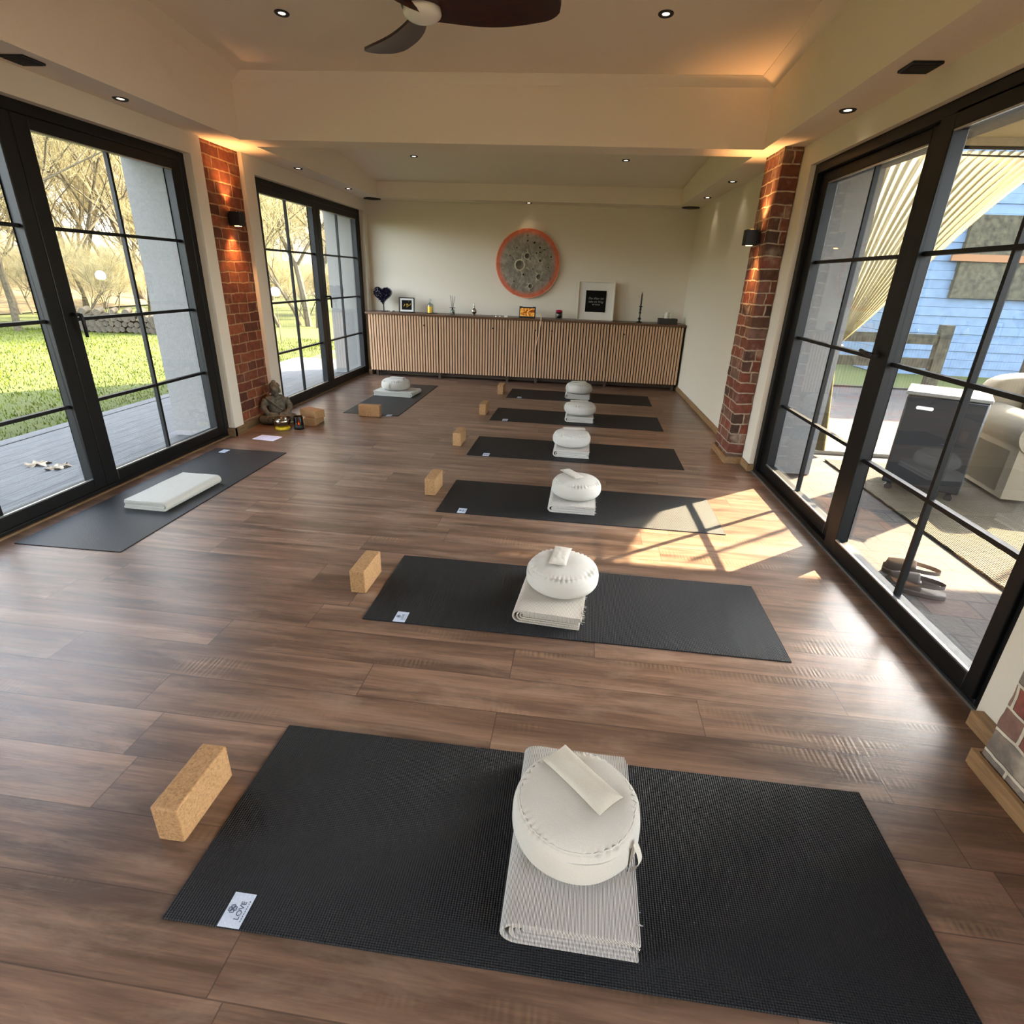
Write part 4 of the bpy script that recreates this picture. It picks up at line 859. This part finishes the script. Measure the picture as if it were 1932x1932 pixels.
MB().lathe([(0.0, 0.030), (0.040, 0.030), (0.066, 0.045), (0.080, 0.075), (0.083, 0.112), (0.080, 0.112), (0.076, 0.078), (0.062, 0.050), (0.038, 0.036), (0, 0.035)], 36).build('bowl_body', 'bowlmetal', bw, smooth=True)
MB().lathe([(0.03, 0.015), (0.038, 0.004), (0.052, 0.0), (0.064, 0.006), (0.068, 0.018), (0.062, 0.030), (0.05, 0.034), (0.038, 0.028), (0.03, 0.015)], 32).build('ring_cushion', 'yellow', bw, smooth=True)
st = MB().tube([(-0.01, 0.0, 0.048), (0.035, -0.068, 0.125), (0.04, -0.078, 0.135)], [0.009, 0.009, 0.007], 10).build('wooden_striker', 'plank', smooth=True); st.location = (-2.665, 4.935, 0); tag(st, 'short pale wooden striker leaning inside the singing bowl', 'striker')
cd = thing('candle_lantern', 'dark glass tealight holder with a glowing flame on the floor', 'candle holder', (-2.53, 4.99, 0))
MB().lathe([(0, 0.001), (0.044, 0.001), (0.045, 0.006), (0.045, 0.122), (0.042, 0.122), (0.042, 0.008), (0, 0.006)], 32).build('holder_glass', 'darkglass', cd, smooth=True, auto=40)
MB().lathe([(0.0455, 0.0), (0.047, 0.0), (0.047, 0.045), (0.0455, 0.045), (0.0455, 0.0)], 32).build('base_band', 'blackmat', cd, smooth=True)
MB().lathe([(0, 0.008), (0.030, 0.008), (0.030, 0.030), (0, 0.030)], 20).build('candle', 'cotton', cd)
MB().lathe([(0, 0.034), (0.007, 0.042), (0.008, 0.050), (0.003, 0.064), (0, 0.070)], 12).build('flame', 'flame', cd, smooth=True)
o = MB().q([(0, 0, 0), (0.21, 0, 0), (0.21, 0.145, 0.0), (0, 0.145, 0), (0, 0, 0.0012), (0.21, 0, 0.0012), (0.21, 0.145, 0.0018), (0, 0.145, 0.0012)], [(0, 3, 2, 1), (4, 5, 6, 7), (0, 1, 5, 4), (1, 2, 6, 5), (2, 3, 7, 6), (3, 0, 4, 7)]).build('paper_sheet', 'paper')
o.location = (-2.768, 4.565, 0.0003); o.rotation_euler = (0, 0, -0.12); tag(o, 'sheet of white paper on the floor in front of the singing bowl', 'paper')
ptx = MB(); rd = random.Random(9)
for k in range(8):
    xx = 0.02
    while xx < 0.18:
        w_ = rd.uniform(0.008, 0.022); ptx.box(xx, min(0.19, xx + w_), 0.018 + k * 0.014, 0.0205 + k * 0.014, 0.0014, 0.0020); xx += w_ + 0.005
M['greyink'] = plain('grey_ink', '9a9cc0', 0.8)
ptx.build('printed_lines', 'greyink', o)

# ------------------------------------------------------------------ outdoors, left side
dk = MB(); dk.box(-4.62, -3.105, -6, 9.6, -0.06, -0.02); struct(dk.build('terrace_deck', 'deck'))
struct(MB().box(-4.75, -4.622, -6, 9.6, -0.07, -0.015).build('deck_edging', 'deck'))
gr = MB(); gr.grid(lambda u, v: (-4.745 - 75 * u ** 1.6, -25 + 110 * v, -0.09 - 0.02 * (u ** 1.6) * 75 * 0.35 + 0.02 * mn.noise(Vector((u * 90, v * 60, 0)))), 60, 90)
tag(gr.build('lawn', 'grass', smooth=True), 'sunny green lawn beyond the wooden deck', 'lawn')['kind'] = 'structure'
def gz(x): return -0.09 - 0.007 * (-4.745 - x)
bm_ = MB(); rd = random.Random(5)
for k in range(42000):
    u = rd.random() ** 1.5; x = -4.78 - 9.5 * u; y = rd.uniform(1.8, 13); hgt = rd.uniform(0.02, 0.055); a = rd.uniform(0, PI); wv = 0.004 + 0.0006 * (-x); dx, dy = math.cos(a) * wv, math.sin(a) * wv; z = gz(x) - 0.01
    bm_.v += [(x - dx, y - dy, z), (x + dx, y + dy, z), (x + rd.uniform(-0.02, 0.02), y + rd.uniform(-0.02, 0.02), z + hgt)]; n_ = len(bm_.v); bm_.f.append((n_ - 3, n_ - 2, n_ - 1)); bm_.mi.append(0)
me = bpy.data.meshes.new('grass_blades'); me.from_pydata(bm_.v, [], bm_.f); me.materials.append(M['blade']); o = bpy.data.objects.new('grass_blades', me); C.objects.link(o); tag(o, 'short grass blades covering the lawn by the deck', 'grass')['kind'] = 'stuff'
fl = MB(); fl.grid(lambda u, v: (-17 - 60 * u, -10 + 90 * v, gz(-17 - 60 * u) + 0.03 + 7.0 * u + 0.1 * mn.noise(Vector((u * 20, v * 30, 3)))), 30, 50)
struct(fl.build('forest_ground', 'litter', smooth=True))
def make_tree(seed, H, trunk_r, depth=6, spread=0.55, twigs=True, lean=0.0, dens=1.0):
    rd = random.Random(seed); tr = MB(); tw = MB()
    def grow(p, d, L, r, lev):
        n = 4; pts = [p]; q = p.copy(); dd = d.copy()
        for i in range(n):
            dd = (dd + Vector((rd.gauss(0, 0.13), rd.gauss(0, 0.13), rd.gauss(0.03, 0.08)))).normalized(); q = q + dd * (L / n); pts.append(q.copy())
        rs = [max(0.0028, r * (1 - 0.42 * i / n)) for i in range(n + 1)]
        (tr if lev < 4 else tw).tube(pts, rs, 7 if lev < 2 else 4 if lev < 4 else 3, caps=False)
        if lev >= depth: return
        k = 4 if lev == 0 else 3
        for j in range(k):
            i = rd.randint(1, n) if lev else rd.randint(2, n); t0 = pts[i]; ax = Vector((rd.gauss(0, 1), rd.gauss(0, 1), rd.gauss(0.15, 0.6))).normalized()
            nd = (dd * (1 - spread) + ax * spread + Vector((0, 0, 0.12))).normalized(); grow(t0, nd, L * rd.uniform(0.55, 0.82), rs[i] * rd.uniform(0.5, 0.72), lev + 1)
        if lev < depth - 1: grow(pts[-1], dd, L * 0.72, rs[-1], lev + 1)
    grow(Vector((0, 0, -0.1)), Vector((lean, rd.uniform(-0.1, 0.1), 1)).normalized(), H * 0.34, trunk_r, 0)
    return tr, tw
protos = []
for i, (H, r, dp, spd, ln) in enumerate(((9, 0.08, 6, 0.50, 0.15), (7.5, 0.06, 6, 0.55, -0.25), (10, 0.10, 6, 0.46, 0.0), (6.5, 0.045, 6, 0.56, 0.3))):
    tr, tw = make_tree(20 + i, H, r, dp, spd, True, ln)
    ms = []
    for nm, mb, mt in (('trunk', tr, 'bark'), ('twigs', tw, 'twig')):
        me = bpy.data.meshes.new(nm); me.from_pydata([tuple(v) for v in mb.v], [], mb.f); me.materials.append(M[mt]); ms.append(me)
    protos.append(ms)
def put_tree(k, x, y, sc_, rz, label, group=None, z=None):
    t = thing('bare_tree', label, 'tree', (x, y, gz(x) if z is None else z), rz, group); t.scale = (sc_, sc_, sc_)
    for nm, me in zip(('trunk', 'twigs'), protos[k]):
        o = bpy.data.objects.new(nm, me); C.objects.link(o); o.parent = t
    return t
near = [(1, -8.1, 15.6, 0.9, 0.3, 'slim leaning tree seen through the far left door, left of the clump'), (2, -7.5, 16.1, 1.0, 1.2, 'thick pale trunk in the clump beyond the far left door'), (0, -7.1, 15.8, 0.8, 2.6, 'forked trunk at the right of the clump beyond the far left door'),
 (3, -7.8, 16.3, 1.0, 4.4, 'thin stem in the middle of the clump beyond the far left door'), (0, -12.9, 12.4, 0.95, 0.7, 'bare tree left of the log pile behind the middle door post'), (2, -14.6, 16.6, 0.9, 2.2, 'bare tree rising behind the log pile'),
 (1, -16.9, 15.4, 1.0, 3.3, 'leaning multi stem tree at the left edge beyond the near door'), (3, -16.0, 14.6, 1.2, 5.0, 'thin leaning sapling at the left edge beyond the near door'), (0, -11.6, 16.2, 0.85, 1.9, 'bare tree right behind the log pile end')]
for (k, x, y, s_, rz, lb) in near: put_tree(k, x, y, s_, rz, lb)
rd = random.Random(31); n_t = 0
for k in range(145):
    x = -rd.uniform(9, 42); y = rd.uniform(6, 55)
    az = math.atan2(-x, y)
    if az < 0.28 or az > 1.42 or math.hypot(x, y) < 21: continue
    n_t += 1
    put_tree(rd.randint(0, 3), x, y, rd.uniform(0.8, 1.35), rd.uniform(0, 6.28), 'bare budding woodland tree beyond the lawn', 'woodland trees beyond the lawn', gz(x) + (0.03 + 7.0 * max(0, (-17 - x) / 60)))
for k in range(90):
    az = rd.uniform(0.30, 1.40); R_ = rd.uniform(17.5, 30); x, y = -R_ * math.sin(az), R_ * math.cos(az)
    t = put_tree(rd.choice((1, 3)), x, y, rd.uniform(0.28, 0.45), rd.uniform(0, 6.28), 'low twiggy sapling in the undergrowth at the wood edge', 'saplings at the wood edge', gz(x) + 0.03 + 7.0 * max(0, (-17 - x) / 60)); t['category'] = 'sapling'; t.name = 'woodland_sapling'
# log pile
rd = random.Random(8); lg = []
for i, (rr, L) in enumerate(((0.075, 0.9), (0.088, 0.9), (0.06, 0.9))):
    m = MB(); m.lathe([(0, 0), (rr, 0), (rr * 1.02, 0.01), (rr * 0.97, L), (0, L)], 12); m.mi = [0 if len(f) == 4 and max(m.v[a][2] for a in f) - min(m.v[a][2] for a in f) > 0.1 else 1 for f in m.f]
    o = m.build('firewood_log', ['bark', 'logend'], None, smooth=True, auto=40); lg.append(o)
c0, c1 = Vector((-12.6, 13.3, 0)), Vector((-9.0, 13.5, 0)); used = [False] * 3; row = 0; z = gz(-11) + 0.09
dirv = Vector((0.62, -0.78, 0)); rots = Vector((0.55, -0.83, 0.0)).to_track_quat('Z', 'Y').to_euler()
posn = ['bottom', 'second', 'third', 'fourth', 'top']
for row in range(4):
    nn = (24, 23, 20, 7)[row]
    for k in range(nn):
        i = rd.randint(0, 2); p = c0.lerp(c1, (k * (1 if row < 3 else 2.3) + 0.5 * (row % 2) + rd.uniform(-0.1, 0.1)) / 24)
        if not used[i]: o = lg[i]; used[i] = True
        else: o = lg[i].copy(); C.objects.link(o)
        o.location = (p.x, p.y, z + row * 0.125 + rd.uniform(-0.01, 0.01)); o.rotation_euler = rots; tag(o, 'cut firewood log in the %s row of the log pile' % posn[row], 'log', 'firewood logs in the %s row' % posn[row])
for (x, y, z, lb) in ((-10.15, 12.0, 1.135, 'white garden globe lamp seen through the near left door'), (-6.26, 12.0, 0.949, 'white garden globe lamp seen through the far left door')):
    t = thing('globe_lamp', lb, 'garden lamp', (x, y, 0), 0, 'garden globe lamps'); MB().ell((0, 0, z), (0.10, 0.10, 0.10), 20, 14).build('globe', 'whiteplastic', t, smooth=True); MB().tube([(0, 0, -0.2), (0, 0, z - 0.09)], 0.007, 10).build('post', 'bark', t, smooth=True)
for i, (x, y, a, lb) in enumerate(((-3.95, 3.63, 0.3, 'dry curled leaf on the deck, left of the pair'), (-3.75, 3.60, 1.2, 'dry jagged leaf on the deck, right of the pair'))):
    m = MB(); rd = random.Random(40 + i); R_ = [0.09 * (0.55 + 0.45 * abs(math.sin(2.5 * k * 2 * PI / 40))) * rd.uniform(0.85, 1.1) for k in range(40)]
    V = [(0, 0, 0.01)] + [(R_[k] * math.cos(2 * PI * k / 40), 0.8 * R_[k] * math.sin(2 * PI * k / 40), 0.012 + 0.012 * math.sin(k)) for k in range(40)]
    m.q(V, [(0, 1 + k, 1 + (k + 1) % 40) for k in range(40)]); m.q([(p[0], p[1], p[2] - 0.003) for p in V], [(0, 1 + (k + 1) % 40, 1 + k) for k in range(40)]); o = m.build('dry_leaf', 'leaf'); o.location = (x, y, -0.02); o.rotation_euler = (0, 0, a); tag(o, lb, 'leaf')

# ------------------------------------------------------------------ outdoors, right side
struct(MB().box(1.695, 9.0, -3.0, 9.3, -0.12, -0.005).build('terrace_paving', 'paver'))
gr = MB(); gr.grid(lambda u, v: (-4.6 + 60 * u, 9.0 + 60 * v, -0.10 + 0.03 * mn.noise(Vector((u * 60, v * 60, 0)))), 40, 40)
struct(gr.build('back_lawn', 'grass', smooth=True))
struct(MB().box(2.052, 9.0, 9.3, 9.36, -0.12, 0.02).build('paving_kerb', 'paver'))
cn = thing('terrace_canopy', 'cream canopy roof over the paved terrace outside the right door', 'canopy', (0, 0, 0))
MB().box(2.06, 5.6, 2.8, 5.2, 2.50, 2.56).build('canopy_cloth', 'cream', cn)
m = MB(); m.box(2.06, 5.6, 5.14, 5.20, 2.45, 2.50); m.box(5.54, 5.6, 2.8, 5.14, 2.42, 2.50); m.build('canopy_frame', 'cream', cn)
MB().box(5.54, 5.60, 5.14, 5.20, 0, 2.4).build('canopy_post', 'black', cn); MB().box(5.54, 5.60, 2.8, 2.86, 0, 2.42).build('canopy_post', 'black', cn)
cu = thing('tied_curtain', 'sheer cream curtain gathered and tied back at the terrace edge', 'curtain', (0, 5.17, 0))
def cur(u, v):      # u across folds, v down
    zt = 2.42
    if v < 0.62:
        k = v / 0.62; e = k ** 0.85
        x0 = 2.16 + 0.06 * e; w_ = 1.35 * (1 - e) ** 1.0 + 0.085
        w_ *= 1 + 0.10 * math.sin(PI * k) * -1
        zb = zt - (zt - 0.98) * k + 0.0
        x = x0 + w_ * u; z = zb + (0.0 if True else 0) - 0.10 * u * math.sin(PI * k)
        amp = 0.045 * (1 - 0.75 * k)
    else:
        k = (v - 0.62) / 0.38; x = 2.22 + (0.085 + 0.09 * k) * u + 0.02 * k; z = 0.98 - 0.93 * k; amp = 0.012 + 0.022 * k
    y = amp * math.sin(u * 2 * PI * 19 + 0.8 * math.sin(u * 9)) + 0.3 * amp * math.sin(u * 2 * PI * 41)
    return (x, y, z)
MB().grid(cur, 360, 70).build('curtain_cloth', 'sheer', cu, smooth=True)
MB().tube([(2.20, -0.05, 0.99), (2.27, -0.055, 0.985), (2.33, -0.03, 0.98), (2.33, 0.03, 0.98), (2.27, 0.05, 0.985), (2.20, 0.05, 0.99)], 0.008, 8).build('tie_back', 'cream', cu, smooth=True)
MB().tube([(2.08, 0, 2.44), (5.5, 0, 2.44)], 0.012, 8).build('curtain_rod', 'black', cu, smooth=True)
wi = thing('hanging_wire', 'thin dark wire with a small clip strung under the canopy', 'wire', (0, 0, 0))
MB().tube([(2.1, 5.0, 2.40), (2.7, 5.0, 2.36), (3.2, 5.0, 2.355), (4.0, 5.0, 2.38)], 0.006, 6).build('wire', 'blackmat', wi, smooth=True); MB().box(2.70, 2.73, 4.985, 5.015, 2.31, 2.365).build('clip', 'blackmat', wi)
struct(MB().box(2.06, 5.6, 5.22, 5.27, -0.005, 0.03).build('trim_8', 'seal'))
ht = thing('patio_heater', 'charcoal box shaped patio heater with a pale top, on castors', 'heater', (2.79, 4.33, 0), -0.55)
MB().box(-0.24, 0.24, -0.21, 0.21, 0.07, 0.74).build('heater_body', 'heater', ht, bevel=0.012); MB().box(-0.25, 0.25, -0.22, 0.22, 0.74, 0.765).build('heater_lid', 'heatertop', ht, bevel=0.006)
m = MB(); m.lathe([(0, 0), (0.013, 0), (0.013, 0.004), (0, 0.004)], 14, (-0.155, -0.2145, 0.655), 'y'); m.box(-0.155, -0.075, -0.2135, -0.2105, 0.643, 0.667); m.lathe([(0, 0), (0.013, 0), (0.013, 0.004), (0, 0.004)], 14, (-0.075, -0.2145, 0.655), 'y'); m.build('handle_slot', 'whiteplastic', ht)
for sx_ in (-0.19, 0.19):
    for sy_ in (-0.16, 0.16): MB().lathe([(0, -0.014), (0.026, -0.014), (0.030, 0), (0.026, 0.014), (0, 0.014)], 18, (sx_, sy_, 0.030), 'y').build('castor', 'blackmat', ht, smooth=True, auto=40)
    MB().box(sx_ - 0.012, sx_ + 0.012, -0.17, 0.17, 0.05, 0.072).build('castor_rail', 'blackmat', ht)
rg = MB().box(2.36, 4.6, 0.6, 5.0, 0.0, 0.012).build('jute_rug', 'jute', bevel=0.003); tag(rg, 'woven beige jute rug under the patio heater and sofa', 'rug')
sf = thing('garden_sofa', 'beige slipcovered sofa with rolled arms on the terrace', 'sofa', (3.22, 4.12, 0.012), -0.12)
def cushy(m, x0, x1, y0, y1, z0, z1, p=5, n=18):
    cx_, cy_, cz__ = (x0 + x1) / 2, (y0 + y1) / 2, (z0 + z1) / 2; a, b_, c_ = (x1 - x0) / 2, (y1 - y0) / 2, (z1 - z0) / 2
    def sgp(v, e): return math.copysign(abs(v) ** e, v)
    m.grid(lambda u, v: (cx_ + a * sgp(math.cos(PI * (v - 0.5)), 2 / p) * sgp(math.cos(2 * PI * u), 2 / p), cy_ + b_ * sgp(math.cos(PI * (v - 0.5)), 2 / p) * sgp(math.sin(2 * PI * u), 2 / p), cz__ + c_ * sgp(math.sin(PI * (v - 0.5)), 2 / p)), 48, 24, cu=True)
m = MB(); m.box(0.02, 1.9, 0.05, 0.85, 0.03, 0.40); m.build('sofa_skirt', 'sofa', sf, bevel=0.03, seg=4)
m = MB(); m.tube([(0.12, -0.02, 0.50), (0.12, 0.80, 0.50)], 0.135, 24); m.box(0.02, 0.22, -0.01, 0.80, 0.03, 0.50); m.build('sofa_arm', 'sofa', sf, smooth=True, auto=50)
m = MB(); m.tube([(1.80, -0.02, 0.50), (1.80, 0.80, 0.50)], 0.135, 24); m.box(1.70, 1.90, -0.01, 0.80, 0.03, 0.50); m.build('sofa_arm', 'sofa', sf, smooth=True, auto=50)
m = MB(); cushy(m, 0.05, 1.88, 0.55, 0.86, 0.30, 0.86); m.build('sofa_back', 'sofa', sf, smooth=True)
for k in range(2):
    m = MB(); cushy(m, 0.26 + 0.72 * k, 0.97 + 0.72 * k, 0.02, 0.62, 0.38, 0.55, 6); m.build('seat_cushion', 'sofa', sf, smooth=True)
    m = MB(); cushy(m, 0.26 + 0.72 * k, 0.97 + 0.72 * k, 0.40, 0.60, 0.50, 0.84, 4); m.build('back_cushion', 'sofa', sf, smooth=True)
ac = thing('garden_armchair', 'beige slipcovered armchair on the rug nearer the camera', 'armchair', (3.0, 2.35, 0.012), 0.1)
m = MB(); m.box(0, 0.75, 0, 0.75, 0.03, 0.42); m.build('chair_skirt', 'sofa', ac, bevel=0.03, seg=4)
m = MB(); m.tube([(0.0, 0.10, 0.46), (0.75, 0.10, 0.46)], 0.11, 20); m.build('chair_arm', 'sofa', ac, smooth=True, auto=50); m = MB(); m.tube([(0.0, 0.66, 0.46), (0.75, 0.66, 0.46)], 0.11, 20); m.build('chair_arm', 'sofa', ac, smooth=True, auto=50)
m = MB(); cushy(m, 0.02, 0.6, 0.2, 0.56, 0.38, 0.54); m.build('seat_cushion', 'sofa', ac, smooth=True)
def clog(label, x, y, rz):
    t = thing('clog', label, 'shoe', (x, y, -0.005), rz, 'pair of brown clogs outside the door')
    def up(u, v):
        a = PI * v; s_ = u; hw = 0.046 * (math.sin(PI * min(1, s_ * 0.9 + 0.12)) ** 0.45) * (1.1 - 0.25 * s_); hh = 0.060 * (math.sin(PI * (0.13 + 0.62 * (1 - s_))) ** 0.7) if s_ > 0.45 else 0.045
        if s_ <= 0.45: hh = 0.045 + 0.012 * (s_ < 0.12)
        return (0.27 * (s_ - 0.5), hw * math.cos(a), 0.020 + (hh + 0.028 * (0.45 < s_ < 0.95)) * math.sin(a) ** 0.7)
    m = MB(); m.grid(lambda u, v: up(0.42 + 0.58 * u, v), 20, 16); m.build('upper', 'croc', t, smooth=True)
    m = MB(); V = [(0.27 * (k / 30 - 0.5), 0.050 * math.sin(PI * min(1, k / 30 * 0.96 + 0.04)) ** 0.4) for k in range(31)]; m.prism([(a, b_) for a, b_ in V] + [(a, -b_) for a, b_ in V[::-1]], 0.0, 0.026); m.build('sole', 'croc', t, bevel=0.004)
    MB().grid(lambda u, v: (-0.135 * math.cos(PI * (u - 0.5)) * 0.9, 0.05 * math.sin(PI * (u - 0.5)), 0.055 + 0.022 * v), 20, 2).build('heel_strap', 'croc', t, smooth=True)
clog('brown clog outside the right door, farther of the pair', 1.93, 2.82, PI - 0.5); clog('brown clog outside the right door, nearer of the pair', 1.86, 2.66, PI - 0.45)
struct(MB().box(-4.6, 9.0, -40, -3.0, -0.14, -0.03).build('gravel_yard', 'gravel'))
# stand-in outbuilding, gate and trees behind the terrace
hb = thing('stand_in_house', 'blue grey boarded outbuilding standing in for reflections, with a mossy upper storey behind the terrace', 'building', (0, 0, 0))
m = MB()
for k in range(30): m.box(6.2, 16.0, 12.0 - 0.02 * (k % 2), 16.0, -0.1 + 0.16 * k, 0.055 + 0.16 * k)  # tall blue boards added to stand in for reflected blue and sky
m.build('boarded_wall', 'siding', hb); MB().box(7.1, 9.3, 11.9, 12.0, 1.35, 2.75).build('shingle_panel', 'mossy', hb); MB().box(6.9, 8.9, 11.86, 11.90, 1.98, 2.10).build('orange_plank', 'plank', hb)
m = MB(); m.prism([(11.6, 4.70), (16.3, 4.70), (14.0, 6.2)], 6.0, 16.2, 'x'); m.build('roof', 'mossy', hb)
gt = thing('timber_gate', 'weathered timber rail gate in front of the blue building', 'gate', (0, 0, 0))
m = MB(); m.box(5.36, 5.52, 8.9, 9.02, -0.05, 1.0); m.build('gate_post', 'mossy', gt)
for (z0, z1) in ((0.72, 0.86), (0.38, 0.52)): MB().box(3.7, 5.36, 8.93, 8.98, z0, z1).build('gate_rail', 'mossy', gt)
sg = thing('glass_screen', 'thin framed glass screen at the far end of the terrace', 'screen', (0, 0, 0))
for x_ in (3.9, 5.5): MB().box(x_ - 0.015, x_ + 0.015, 5.225, 5.25, 0.03, 2.40).build('screen_post', 'black', sg)
MB().box(3.9, 5.5, 5.225, 5.25, 0.93, 0.955).build('screen_rail', 'black', sg); MB().box(3.915, 5.485, 5.234, 5.240, 0.04, 2.39).build('screen_pane', 'glass', sg)
rd = random.Random(77)
for k in range(16):
    put_tree(rd.randint(0, 3), rd.uniform(3, 30), rd.uniform(22, 34), rd.uniform(0.6, 0.9), rd.uniform(0, 6), 'bare tree far behind the blue outbuilding', 'trees behind the outbuilding', -0.1)
